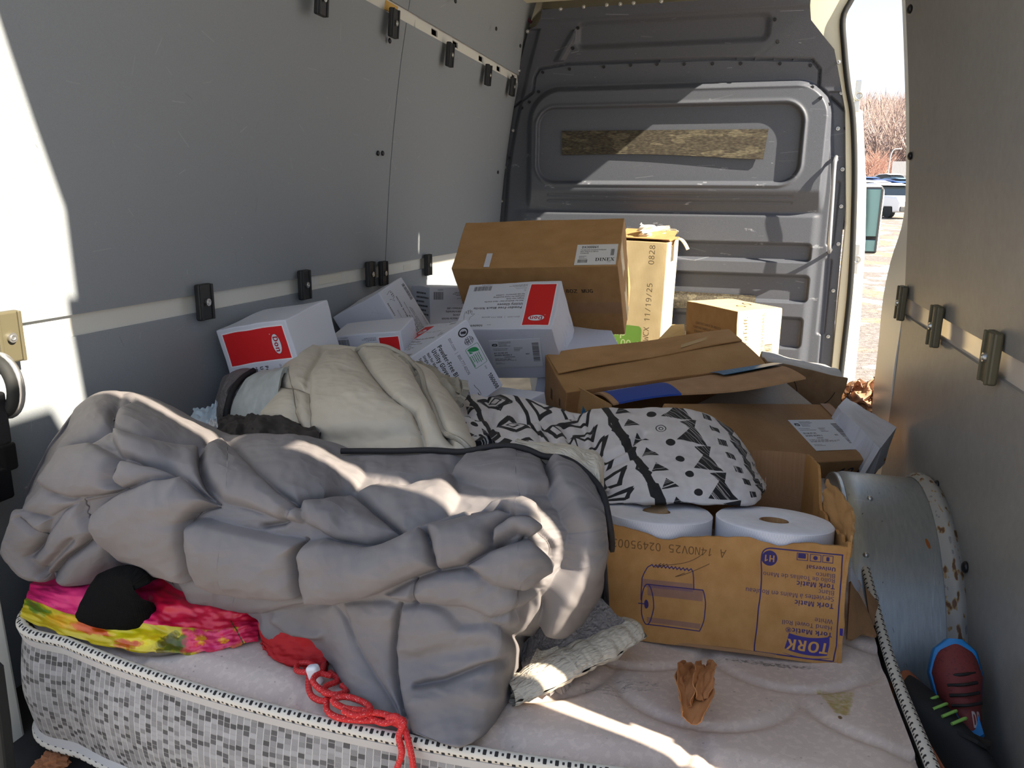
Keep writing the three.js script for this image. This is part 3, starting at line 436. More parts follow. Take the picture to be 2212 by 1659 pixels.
{ // the large brown carton of mugs
  const front = over(kraft(1024, 600, '#aa8252', 23), (x, w, h) => { txt(x, '10-8OZ MUG', w * 0.6, h * 0.36, 40, { font: 'monospace', bold: true, color: '#2a1d18' }); x.fillStyle = 'rgba(150,118,110,.35)'; x.fillRect(w * 0.66, h * 0.5, w * 0.34, h * 0.16); });
  const t = carton({ name: 'mug_carton', label: 'largest brown carton tilted forward at the back, white label on its top corner', c: [-0.65, 0.643, -2.643], a: [4.1, 39.2, 3.4], d: [0.562, 0.332, 0.235], dent: 0.003, seed: 12, mat: kraftA, faces: { pz: card(front, { bump: fluteBump }), px: kraftA } });
  onFace(t, 'product_label', 'py', [0.745, 0.03, 0.985, 0.44], card(canvas(512, 288, (x, w, h) => { x.fillStyle = '#dcdcda'; x.fillRect(0, 0, w, h); txt(x, 'DX300061', 60, 54, 46, { bold: true, color: '#23262b' }); ['Turnbury\u00ae Insulated Pedestal', 'Base Mug 8 oz (48/cs)', 'Cranberry'].forEach((s, i) => txt(x, s, 52, 84 + i * 24, 22, { bold: true })); lines(x, 44, 162, 110, 3, 16, 6, 5); barcode(x, 36, 212, 120, 46, 6); txt(x, 'DINEX', 250, 236, 62, { bold: true, font: 'serif', color: '#15171c', sx: 1.15 }); lines(x, 400, 250, 80, 1, 8, 5, 8); x.save(); x.translate(470, 70); x.rotate(0); barcode(x, -40, 0, 46, 90, 9); x.restore(); }), { rough: 0.5 }));
  onFace(t, 'torn_paper', 'py', [0.2, 0.02, 0.235, 0.3], white, 0.0012, 0.0);
  onFace(t, 'packing_tape', 'px', [0.3, 0.0, 0.55, 0.99], std({ color: 0xc7b79c, roughness: 0.2 }), 0.0012);
}
{ // tall carton of paper cups, lit by the sun
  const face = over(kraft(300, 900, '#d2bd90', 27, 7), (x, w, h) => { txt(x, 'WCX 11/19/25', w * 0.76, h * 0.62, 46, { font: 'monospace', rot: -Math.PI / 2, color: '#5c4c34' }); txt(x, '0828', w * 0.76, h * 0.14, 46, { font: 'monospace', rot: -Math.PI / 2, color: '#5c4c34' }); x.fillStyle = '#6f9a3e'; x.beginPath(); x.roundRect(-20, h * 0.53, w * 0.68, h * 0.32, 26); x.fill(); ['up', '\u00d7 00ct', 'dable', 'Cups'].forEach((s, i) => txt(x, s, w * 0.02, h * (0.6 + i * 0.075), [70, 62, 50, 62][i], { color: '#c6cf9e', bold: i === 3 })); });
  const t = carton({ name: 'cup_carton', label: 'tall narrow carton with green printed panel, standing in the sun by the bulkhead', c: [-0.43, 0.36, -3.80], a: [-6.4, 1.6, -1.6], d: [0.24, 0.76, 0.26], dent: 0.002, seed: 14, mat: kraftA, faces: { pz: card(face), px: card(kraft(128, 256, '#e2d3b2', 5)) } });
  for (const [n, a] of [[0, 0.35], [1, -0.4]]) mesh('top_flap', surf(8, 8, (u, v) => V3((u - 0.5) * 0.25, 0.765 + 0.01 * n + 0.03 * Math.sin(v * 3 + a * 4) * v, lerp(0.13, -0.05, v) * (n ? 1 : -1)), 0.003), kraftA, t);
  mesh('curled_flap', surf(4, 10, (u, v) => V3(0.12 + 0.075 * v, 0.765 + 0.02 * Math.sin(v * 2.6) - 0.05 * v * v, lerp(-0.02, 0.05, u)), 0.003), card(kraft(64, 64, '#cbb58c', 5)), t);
}
{ // clear bag on top of it
  const a = at(1400, 512, { z: -3.8 });
  tag(mesh('plastic_bag', surf(14, 14, (u, v) => { const n = 0.035 * fbm(u * 4, v * 4, 2.2, 3); return V3(a.x - 0.06 + 0.17 * u + 0.03 * v + n, a.y - 0.045 + 0.115 * v * (1 - 0.3 * u) + 0.5 * n, a.z + 0.05 * Math.sin(u * 4 + v * 2) + n); }, 0.001), new THREE.MeshPhysicalMaterial({ color: 0xe6e4da, transmission: 0.45, roughness: 0.35, thickness: 0 })), 'crumpled clear plastic bag sticking up from the top of the tall cup carton', 'bag');
}
{ // small brown carton in the sun
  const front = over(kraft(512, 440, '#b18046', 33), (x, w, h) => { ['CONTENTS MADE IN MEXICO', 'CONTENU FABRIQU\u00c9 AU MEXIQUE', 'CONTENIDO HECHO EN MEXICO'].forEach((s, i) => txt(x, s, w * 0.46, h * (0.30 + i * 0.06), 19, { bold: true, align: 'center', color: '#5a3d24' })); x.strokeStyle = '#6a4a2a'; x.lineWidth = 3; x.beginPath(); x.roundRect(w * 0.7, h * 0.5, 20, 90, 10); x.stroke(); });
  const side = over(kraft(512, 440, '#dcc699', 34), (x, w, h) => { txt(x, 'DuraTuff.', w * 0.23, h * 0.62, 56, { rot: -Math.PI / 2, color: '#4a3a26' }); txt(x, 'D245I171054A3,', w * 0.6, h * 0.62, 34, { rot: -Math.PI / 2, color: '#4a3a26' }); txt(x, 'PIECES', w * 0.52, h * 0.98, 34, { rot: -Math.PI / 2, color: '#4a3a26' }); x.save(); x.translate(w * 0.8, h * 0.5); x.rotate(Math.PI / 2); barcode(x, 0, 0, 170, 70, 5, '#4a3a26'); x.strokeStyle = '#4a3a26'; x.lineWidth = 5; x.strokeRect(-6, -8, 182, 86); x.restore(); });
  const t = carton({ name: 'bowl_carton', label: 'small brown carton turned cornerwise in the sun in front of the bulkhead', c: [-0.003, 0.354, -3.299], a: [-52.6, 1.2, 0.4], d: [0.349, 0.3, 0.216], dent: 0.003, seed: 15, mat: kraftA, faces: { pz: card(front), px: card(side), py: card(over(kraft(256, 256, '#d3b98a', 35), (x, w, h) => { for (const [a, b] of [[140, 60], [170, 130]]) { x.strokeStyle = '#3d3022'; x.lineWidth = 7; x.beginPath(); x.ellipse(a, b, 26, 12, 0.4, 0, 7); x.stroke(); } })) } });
  carton({ name: 'carton', label: 'plain brown carton buried under the small sunlit carton', c: [0.01, 0.1, -3.3], a: [-50, 0, 0], d: [0.42, 0.2, 0.3], seed: 16, mat: kraftB });
  const p = [[1420, 735], [1480, 728], [1478, 700], [1452, 701]].map(([x, y], i) => at(x, y, { z: [-3.3, -3.25, -3.5, -3.5][i] }));
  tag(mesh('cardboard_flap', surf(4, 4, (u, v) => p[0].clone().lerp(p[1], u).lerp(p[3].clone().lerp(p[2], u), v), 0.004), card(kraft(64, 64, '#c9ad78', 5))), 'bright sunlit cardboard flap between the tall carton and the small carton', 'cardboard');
}
// crushed carton with a line drawing, right of the open carton
carton({ name: 'bowl_carton', label: 'crushed brown carton with a curved line drawing, nearest to the side door', c: [0.196, 0.339, -2.507], a: [2.5, -6.6, -8.9], d: [0.229, 0.174, 0.38], dent: 0.012, seed: 17, mat: card(kraft(256, 256, '#866a4c', 5)), faces: { pz: card(over(kraft(512, 400, '#866a4c', 41), (x, w, h) => { x.strokeStyle = '#2a1c14'; x.lineWidth = 5; x.beginPath(); x.moveTo(w * 0.02, h * 0.2); x.bezierCurveTo(w * 0.25, h * 0.1, w * 0.5, h * 0.2, w * 0.46, h * 0.62); x.quadraticCurveTo(w * 0.4, h * 0.9, w * 0.25, h); x.moveTo(w * 0.46, h * 0.55); x.bezierCurveTo(w * 0.7, h * 0.62, w * 0.84, h * 0.6, w * 0.9, h * 0.32); x.moveTo(w * 0.47, h * 0.62); x.bezierCurveTo(w * 0.7, h * 0.66, w * 0.84, h * 0.75, w * 0.82, h); x.stroke(); })), py: card(over(kraft(256, 256, '#a3a09a', 42), (x, w, h) => { const r = rng(4); for (let i = 0; i < 60; i++) { x.fillStyle = `rgba(70,72,80,${0.2 + 0.4 * r()})`; x.fillRect(w * (0.2 + 0.6 * r()), h * r(), 14 * r(), 3); } })) } });
{ // long carton with taped lid
  const t = carton({ name: 'long_carton', label: 'long brown carton with a flap taped across its top, in the middle of the pile', c: [-0.226, 0.357, -2.317], a: [29.6, 16.1, 6.1], d: [0.615, 0.193, 0.239], dent: 0.004, seed: 18, mat: kraftB, faces: { py: card(kraft(512, 256, '#a88050', 44)), nx: card(over(kraft(256, 256, '#a2784c', 45), (x, w, h) => { x.fillStyle = '#5a3620'; x.fillRect(w * 0.3, h * 0.4, 22, 50); x.fillRect(w * 0.7, h * 0.3, 16, 34); })) } });
  mesh('top_flap', surf(24, 8, (u, v) => V3(lerp(-0.302, 0.303, u), 0.196 + 0.004 * (1 - v) + 0.0025 * Math.sin(u * 9), lerp(0.018 - 0.046 * u, -0.117, v)), 0.003), card(kraft(512, 200, '#ad8352', 46)), t);
  mesh('packing_tape', surf(12, 2, (u, v) => V3(lerp(0.1, 0.2, u) + 0.01 * v, 0.2015, lerp(-0.03, -0.06, u) - 0.02 * v), 0.0006), tapeMat, t);
}
{ // open carton whose printed flap hangs over its contents
  const L = V3(-0.226, 0.357, -2.317), e = new THREE.Euler(16.1 * D2R, 29.6 * D2R, 6.1 * D2R, 'YXZ'), loc = (x, y, z) => V3(x, y, z).applyEuler(e).add(L);
  const a = loc(-0.235, 0.085, 0.124), b = loc(0.308, 0.094, 0.124), A = at(1324, 872, { z: -1.86 }), B = at(1740, 818, { z: -1.97 });
  const t = thing('towel_carton', 'open brown carton whose blue printed flap hangs out over its contents', 'box', [a.x, 0, a.z]);
  const off = V3(a.x, 0, a.z), sub = (p) => p.clone().sub(off);
  const flapC = over(kraft(1024, 340, '#a9835c', 51), (x, w, h) => { x.fillStyle = '#25469b'; x.fillRect(w * 0.03, h * 0.02, w * 0.33, h * 0.98); txt(x, 'TORK', w * 0.07, h * 0.28, 74, { bold: true, color: '#25469b' }); x.fillStyle = '#b9bdc8'; x.fillRect(w * 0.06, h * 0.07, w * 0.14, h * 0.25); txt(x, 'TORK', w * 0.066, h * 0.28, 60, { bold: true, color: '#25469b' }); });
  const flap = mesh('printed_flap', surf(30, 10, (u, v) => { const p = A.clone().lerp(B, u).lerp(a.clone().lerp(b, u), v); p.y += 0.012 * Math.sin(Math.PI * v) + 0.006 * Math.sin(u * 7) * (1 - v); return sub(p); }, 0.005), card(flapC), t);
  mesh('blue_tape', surf(12, 3, (u, v) => { const uu = lerp(0.66, 1.0, u), vv = lerp(0.5 + 0.06 * u, 0.99, v); const p = A.clone().lerp(B, uu).lerp(a.clone().lerp(b, uu), vv); p.y += 0.012 * Math.sin(Math.PI * vv) + 0.006 * Math.sin(uu * 7) * (1 - vv) + 0.0075; return sub(p); }, 0.0008), card(canvas(512, 90, (x, w, h) => { x.fillStyle = '#1d76a8'; x.fillRect(0, 0, w, h); txt(x, '12 09 34', 70, 74, 78, { color: '#5aa6cf' }); }), { rough: 0.35 }), flap);
  const wall = (p, q, depth, name) => mesh(name, surf(8, 4, (u, v) => { const s = p.clone().lerp(q, u); s.y -= depth * (1 - v); return sub(s); }, -0.005), kraftIn, t);
  const c1 = V3(A.x + 0.02, a.y - 0.03, A.z - 0.02), d1 = V3(B.x - 0.06, b.y - 0.05, B.z + 0.03);
  wall(a, b, 0.1, 'back_wall_panel'); wall(c1, a, 0.1, 'side_wall_panel');
  const sideC = mesh('side_flap', surf(6, 6, (u, v) => { const s = at(1252, 836, { z: -2.085 }).lerp(at(1322, 874, { z: -1.88 }), u); s.y -= 0.1 * (1 - v); return sub(s); }, -0.004), card(over(kraft(128, 128, '#b28a58', 5), (x, w, h) => { x.fillStyle = '#1c6fa0'; x.beginPath(); x.moveTo(w * 0.1, h); x.lineTo(w * 0.18, h * 0.45); x.lineTo(w * 0.6, h); x.fill(); })), t);
  const q = [[1470, 890, -2.02], [1765, 882, -2.2], [1697, 826, -2.26], [1560, 846, -2.16]].map(([x, y, z]) => at(x, y, { z })), k = thing('towel_pack', 'grey-white pack lying inside the open carton under its printed flap', 'box', q[0].toArray());
  mesh('pack_body', surf(10, 8, (u, v) => q[0].clone().lerp(q[1], u).lerp(q[3].clone().lerp(q[2], u), v).sub(q[0]), 0.09), T(kraft(128, 128, '#a39a8e', 4)), k);
}
{ // brown carton with a white shipping label
  const front = over(kraft(1024, 340, '#a07a50', 61), (x, w, h) => { txt(x, '12 09 37', w * 0.72, h * 0.38, 118, { italic: true, color: '#22233f', sx: 0.8 }); const r = rng(6); x.fillStyle = 'rgba(30,24,22,.8)'; for (let i = 0; i < 60; i++) x.fillRect(w * (0.8 + 0.16 * r()), h * (0.86 + 0.14 * r()), 26 * r(), 5); lines(x, w * 0.6, h * 0.6, w * 0.2, 1, 8, 5, 4, 'rgba(70,44,20,.4)'); });
  const t = carton({ name: 'shipping_carton', label: 'brown carton tilted toward the right wall, large white shipping label on top', c: [0.096, 0.258, -2.000], a: [39.6, 25.8, -6.8], d: [0.592, 0.195, 0.228], dent: 0.003, seed: 19, mat: kraftB, faces: { pz: card(front), py: card(kraft(512, 256, '#a07a50', 62)) } });
  onFace(t, 'shipping_label', 'py', [0.615, 0.17, 0.905, 0.69], shipLabel(71, '03.04.81.01', 'MORN MORN 2'), 0.0013);
  onFace(t, 'packing_tape', 'py', [0.92, 0.01, 0.985, 0.99], std({ color: 0x9a6a34, roughness: 0.35 }), 0.0012);
}
{ // white carton wedged against the right wall
  const q = [[1828, 859, -2.30], [1937, 923, -2.13], [1901, 969, -1.99], [1810, 878, -2.17]].map(([x, y, z]) => at(x, y, { z }));
  const c = q[0].clone().add(q[1]).add(q[2]).add(q[3]).multiplyScalar(0.25), t = thing('white_carton', 'white carton lid wedged between the labelled brown carton and the right wall', 'box', c.toArray());
  const n = q[1].clone().sub(q[0]).cross(q[3].clone().sub(q[0])).normalize(); if (n.y < 0) n.negate();
  mesh('carton_body', surf(10, 10, (u, v) => q[3].clone().lerp(q[2], u).lerp(q[0].clone().lerp(q[1], u), v).sub(c).addScaledVector(n, 0.004 * fbm(u * 3, v * 3, 4)), 0.09), T(whiteCard(128, 128, 9)), t);
}
// ---- the open towel-roll carton in front ----
{
  const W = 0.61, H = 0.189, D = 0.40, t = thing('towel_roll_carton', 'torn-open brown carton of paper towel rolls, printed upside down, on the mattress', 'box', [0, 0, 0], [4.7, -9.7, -0.3]);
  t.position.set(-0.119, 0.261, -1.357).add(V3(0, -H / 2, 0).applyEuler(t.rotation));
  const print = turned(over(kraft(1800, 560, '#ad7f48', 71), (x, w, h) => {   // drawn upright, then turned half round
    const ink = '#33285f', X = (u) => (1 - u) * w, Y = (v) => v * h;         // u, v of the face as it stands
    x.strokeStyle = ink; x.fillStyle = ink; x.lineWidth = 6; x.beginPath(); x.moveTo(X(0.79), Y(0.01)); x.lineTo(X(0.79), Y(0.86)); x.quadraticCurveTo(X(0.79), Y(0.93), X(0.815), Y(0.93)); x.lineTo(X(0.988), Y(0.93)); x.lineTo(X(0.985), Y(0.03)); x.lineTo(X(0.79), Y(0.03)); x.stroke();
    x.beginPath(); x.arc(X(0.81), Y(0.845), 36, 0, 7); x.fill(); txt(x, 'H1', X(0.81), Y(0.845) + 15, 42, { bold: true, color: '#ad7f48', align: 'center' });
    // the wordmark on its wavy flag
    x.fillStyle = '#3a2f78'; x.beginPath(); x.moveTo(X(0.968), Y(0.075)); x.quadraticCurveTo(X(0.92), Y(0.035), X(0.865), Y(0.09)); x.lineTo(X(0.87), Y(0.225)); x.quadraticCurveTo(X(0.92), Y(0.18), X(0.968), Y(0.235)); x.closePath(); x.fill(); txt(x, 'TORK', X(0.918), Y(0.175), 70, { bold: true, align: 'center', color: '#c29050' });
    x.beginPath(); x.moveTo(X(0.98), Y(0.06)); x.quadraticCurveTo(X(0.92), Y(-0.01), X(0.86), Y(0.055)); x.quadraticCurveTo(X(0.92), Y(0.01), X(0.98), Y(0.06)); x.fill();
    [['Tork Matic\u00ae', 0.285, 38, 1], ['Hand Towel Roll', 0.345, 34, 0], ['White', 0.4, 34, 0], ['Tork Matic', 0.53, 38, 1], ['Serviettes \u00e0 Mains en Rouleau', 0.585, 33, 0], ['Blanc', 0.635, 33, 0], ['Tork Matic', 0.69, 38, 1], ['Rollo de Toallas de Mano', 0.735, 32, 0], ['Blanco', 0.775, 32, 0], ['Universal', 0.83, 32, 1]].forEach(([s, v, z, b]) => txt(x, s, X(0.974), Y(v - 0.012), z * 0.86, { bold: b, color: ink, sx: 1.05 }));
    x.lineWidth = 3; for (const [u, k] of [[0.965, 0], [0.935, 1], [0.903, 2]]) { x.strokeStyle = ink; x.strokeRect(X(u), Y(0.855), 46, 32); x.fillStyle = ink; x.beginPath(); if (k === 0) x.roundRect(X(u) + 16, Y(0.855) + 6, 14, 20, 4); else if (k === 1) x.arc(X(u) + 24, Y(0.855) + 16, 10, 0, 7); else x.roundRect(X(u) + 8, Y(0.855) + 8, 34, 22, 4); x.fill(); }
    // the roll and the hand
    x.strokeStyle = ink; x.lineWidth = 5; const rx0 = X(0.645), rx1 = X(0.505), ry = Y(0.33);
    x.fillStyle = 'rgba(80,60,110,.35)'; x.fillRect(rx0, Y(0.41), rx1 - rx0, 58); x.fillRect(rx0, Y(0.17), rx1 - rx0, 26); x.fillRect(X(0.62), Y(0.5) - 10, X(0.49) - X(0.62), 40);
    x.beginPath(); x.ellipse(rx1, ry, 28, 100, 0, 0, 7); x.moveTo(rx1, ry - 100); x.lineTo(rx0, ry - 100); x.quadraticCurveTo(rx0 - 34, ry, rx0, ry + 100); x.lineTo(rx1, ry + 100); x.stroke(); x.beginPath(); x.ellipse(rx1 + 6, ry, 10, 22, 0, 0, 7); x.fillStyle = ink; x.fill(); x.beginPath(); x.moveTo(rx1 + 6, ry); x.lineTo(rx1 + 44, ry); x.stroke();
    x.beginPath(); x.moveTo(X(0.488), Y(0.36)); x.lineTo(X(0.49), Y(0.56)); x.quadraticCurveTo(X(0.494), Y(0.66), X(0.505), Y(0.67)); for (let i = 1; i <= 22; i++) x.lineTo(X(0.505 + i * 0.0052), Y(0.67) + (i % 2 ? 7 : -4)); x.quadraticCurveTo(X(0.625), Y(0.64), X(0.622), Y(0.5)); x.stroke();
    x.lineWidth = 3; x.strokeStyle = 'rgba(70,44,30,.9)'; x.beginPath(); x.moveTo(X(0.64), Y(0.82)); x.bezierCurveTo(X(0.61), Y(0.72), X(0.57), Y(0.7), X(0.53), Y(0.68)); x.moveTo(X(0.66), Y(0.74)); x.bezierCurveTo(X(0.62), Y(0.66), X(0.6), Y(0.62), X(0.575), Y(0.6)); x.moveTo(X(0.575), Y(0.6)); x.lineTo(X(0.6), Y(0.64)); for (const k of [0, 1, 2]) { x.moveTo(X(0.55 - 0.008 * k), Y(0.70)); x.lineTo(X(0.535 - 0.008 * k), Y(0.66)); } x.stroke();
    txt(x, 'A 14NOV25 02495003 1', X(0.70), Y(0.875), 54, { color: 'rgba(84,58,28,.85)', font: 'monospace', sx: 0.92 });
    x.strokeStyle = ink; x.lineWidth = 9; x.strokeRect(X(0.375), Y(0.68), 84, 66); x.lineWidth = 3; for (const k of [60, 67, 74]) { x.beginPath(); x.moveTo(X(0.375) + k, Y(0.68) + 8); x.lineTo(X(0.375) + k, Y(0.68) + 60); x.stroke(); }
    x.fillStyle = '#33287f'; x.fillRect(0, Y(0.25), 14, 40);
  }), 2);
  const rag = (s, amp, f = 9) => (u) => amp * fbm(u * f, s, 3.1, 4);
  const wall = (name, p, q, top, mat, nu = 60, lean = V3(0, 0, 0)) => mesh(name, surf(nu, 12, (u, v) => { const s = V3(lerp(p[0], q[0], u), v * top(u), lerp(p[1], q[1], u)); s.addScaledVector(lean, Math.max(0, v * top(u) - H * 0.6)); s.x += 0.003 * fbm(u * 5, v * 4, 7.7, 2); s.z += 0.004 * fbm(u * 5, v * 4, 9.7, 2); return s; }, 0.005, (u, v) => [u, clamp(v * top(u) / H, 0, 1)]), mat, t);
  const r1 = rag(4.4, 0.006), bite = (u) => -0.02 * Math.exp(-(((u - 0.55) / 0.07) ** 2)) - 0.008 * Math.exp(-(((u - 0.82) / 0.05) ** 2));
  wall('front_wall_panel', [-W / 2, D / 2], [W / 2, D / 2], (u) => H + r1(u) + bite(u) + 0.014 * smooth(0.45 - u, 0, 0.2), card(print), 140);
  const r2 = rag(8.2, 0.014, 7);
  wall('side_wall_panel', [W / 2, D / 2], [W / 2, -D / 2], (u) => H + r2(u) + 0.012 * u + 0.075 * smooth(u, 0.5, 0.78), card(kraft(256, 128, '#ad7f48', 72)), 60, V3(0.03, 0, 0));
  wall('side_wall_panel', [-W / 2, -D / 2], [-W / 2, D / 2], (u) => H, kraftIn);
  wall('back_wall_panel', [W / 2, -D / 2], [-W / 2, -D / 2], (u) => H + 0.085 + rag(2.2, 0.01, 5)(u), card(kraft(256, 128, '#9a7450', 73)), 60, V3(0, 0, -0.1));
  mesh('bottom_panel', box(W, 0.006, D, 0, 0.003, 0, 0.001), kraftIn, t);
  mesh('torn_flap', surf(24, 8, (u, v) => V3(W / 2 + 0.008 + 0.02 * v * Math.sin(3 * u) + 0.006 * fbm(u * 4, v * 3, 6, 3), H - 0.02 + 0.03 * u + (0.035 + 0.02 * u + 0.008 * fbm(u * 6, v * 2, 2, 2)) * v, lerp(D * 0.46, -D * 0.1, u)), 0.004), card(kraft(128, 128, '#b28652', 74)), t);
  // rolls
  const paper = std({ map: pixelTex(256, 256, (u, v) => { const r = Math.hypot(u - 0.5, v - 0.5), n = 4 * Math.sin(r * 420) + fbm(u * 12, v * 12, 2.3, 3) * 5; return [222 + n, 222 + n, 228 + n]; }), roughness: 0.95 });
  const sideMat = std({ map: pixelTex(256, 128, (u, v) => { const n = (Math.floor(u * 90) + Math.floor(v * 40)) % 2 ? 4 : -5; return [216 + n, 217 + n, 224 + n]; }, [3, 1]), roughness: 0.95 }), core = std({ map: tex(kraft(128, 64, '#a9835a', 5)), roughness: 0.9 });
  const rollR = 0.0965, rollH = 0.195;
  const LAB_R = ['white paper towel roll at the right end of the torn carton, brown core open', 'white paper towel roll in the middle of the torn carton, scrap in its core', 'white paper towel roll at the left of the torn carton, half behind the quilt'];
  [0.206, 0.008, -0.19].forEach((x, i) => {
    const p = V3(x, 0.006, D / 2 - 0.105).applyEuler(t.rotation).add(t.position), g = thing('paper_towel_roll', LAB_R[i], 'paper roll', p.toArray(), [4.7 + i * 40, -9.7, -0.3], 'paper towel rolls in the torn carton');
    g.quaternion.copy(t.quaternion); const h = rollH + [0, -0.003, -0.006][i];
    const prof = [[0.024, h - 0.004], [0.03, h - 0.001], [0.06, h + 0.0015], [rollR - 0.004, h], [rollR, h - 0.004]].map(([a, b]) => new THREE.Vector2(a, b));
    const topG = new THREE.LatheGeometry(prof, 72), uv = topG.attributes.uv, ps = topG.attributes.position; for (let k = 0; k < ps.count; k++) uv.setXY(k, ps.getX(k) / rollR / 2 + 0.5, ps.getZ(k) / rollR / 2 + 0.5);
    mesh('roll_end', topG, paper, g); mesh('roll_side', new THREE.CylinderGeometry(rollR, rollR, h - 0.004, 72, 1, true).translate(0, (h - 0.004) / 2, 0), sideMat, g);
    mesh('cardboard_core', new THREE.LatheGeometry([[0.0205, 0.002], [0.0205, h - 0.003], [0.0235, h - 0.003], [0.0235, 0.002]].map(([a, b]) => new THREE.Vector2(a, b)), 40), core, g);
    if (i === 1) { const sc = thing('cardboard_scrap', 'torn brown cardboard scrap stuck in the core of the middle towel roll', 'cardboard', p.toArray(), [4.7, -9.7, -0.3]);
      mesh('scrap_sheet', surf(10, 10, (u, v) => V3(-0.05 + 0.055 * u + 0.02 * v, h - 0.012 + 0.03 * (1 - v) * 0.2 + 0.018 * u * (1 - v) + 0.006 * fbm(u * 4, v * 4, 1, 3), 0.014 - 0.085 * (1 - v)), 0.002), card(over(kraft(128, 128, '#a98c68', 77), (x, w, hh) => { x.fillStyle = '#33287f'; for (let k = 0; k < 5; k++) x.fillRect(w * 0.42 + k * 10, hh * 0.78, 6, 22); txt(x, '00', w * 0.72, hh * 0.95, 18); })), sc);
      mesh('scrap_strip', surf(12, 4, (u, v) => V3(-0.16 + 0.13 * u, h + 0.006 + 0.008 * Math.sin(u * 5) + 0.01 * v, -0.06 + 0.03 * v - 0.01 * u), 0.002), card(kraft(64, 64, '#a5815c', 78)), sc); }
  });
}
{ // loose cardboard beside the torn carton
  const q = [[1838, 1255, -1.33], [1872, 1312, -1.33], [1893, 1368, -1.26], [1830, 1378, -1.22]].map(([x, y, z]) => at(x, y, { z }));
  const t = thing('cardboard_piece', 'bent piece of brown cardboard on the mattress right of the torn carton', 'cardboard', [q[3].x, 0.235, q[3].z]);
  const o = t.position.clone(); mesh('sheet', surf(12, 12, (u, v) => { const p = q[3].clone().lerp(q[2], u).lerp(q[0].clone().lerp(q[1], u), v).sub(o); p.z += 0.006 * Math.sin(u * 8); return p; }, 0.005), card(kraft(128, 128, '#9a7450', 81)), t);
  const f = [[1868, 1270, -1.37], [1890, 1300, -1.36], [1897, 1335, -1.33], [1880, 1356, -1.3]].map(([x, y, z]) => at(x, y, { z }).sub(o)); mesh('bent_flap', surf(8, 8, (u, v) => f[0].clone().lerp(f[1], u).lerp(f[3].clone().lerp(f[2], u), v).add(V3(0, 0, 0.008 * Math.sin(u * 3))), 0.005), card(kraft(128, 128, '#8d6a49', 82)), t);
  const g = [[1838, 1225, -1.42], [1860, 1268, -1.42], [1852, 1282, -1.4], [1836, 1286, -1.38]].map(([x, y, z]) => at(x, y, { z }).sub(o)); mesh('white_liner', surf(6, 6, (u, v) => g[3].clone().lerp(g[2], u).lerp(g[0].clone().lerp(g[1], u), v), 0.004), white, t);
}

// ================= mattress =================
const MX0 = -1.085, MX1 = 0.275, MZB = -1.98, MTOP = 0.23, MBOT = 0.03;
const mFront = (x) => { let z = -0.775 - 0.05 * ((x + 0.45) / 0.5) ** 2 * (Math.abs(x + 0.45) < 0.5 ? 1 : 1 / ((x + 0.45) / 0.5) ** 2 * 1) + 0.0; const r = 0.09, a = x - MX0, b = MX1 - x; for (const d of [a, b]) if (d < r) z -= (r - Math.sqrt(Math.max(0, r * r - (r - d) ** 2))) * 0.8; return z; };
const sag = (x, z) => -0.052 * Math.exp(-(((x - 0.02) / 0.34) ** 2) - ((z + 1.2) / 0.24) ** 2);     // pressed in under the heavy carton
function scallop(x, z) {                                              // distance to the stitched shell pattern
  const R = 0.135, q = (z + 5) * 0.96 + 0.1 * x; let best = null;
  const row = Math.floor(q / R); let d = 9;
  for (let j = row - 2; j <= row + 2; j++) for (let i = -1; i <= 1; i++) { const off = (((j % 2) + 2) % 2) * R, cx = (Math.round((x - off) / (2 * R)) + i) * 2 * R + off, cz = j * R, l = Math.hypot(x - cx, q - cz); if (q >= cz - 0.01) { const inner = Math.hypot(x - cx, q - cz); if (inner < R * 1.02 && (best === null || j > best)) best = j; d = Math.min(d, Math.abs(l - R) + (best !== null && j < best - 1 ? 0.03 : 0)); } }
  return d;
}
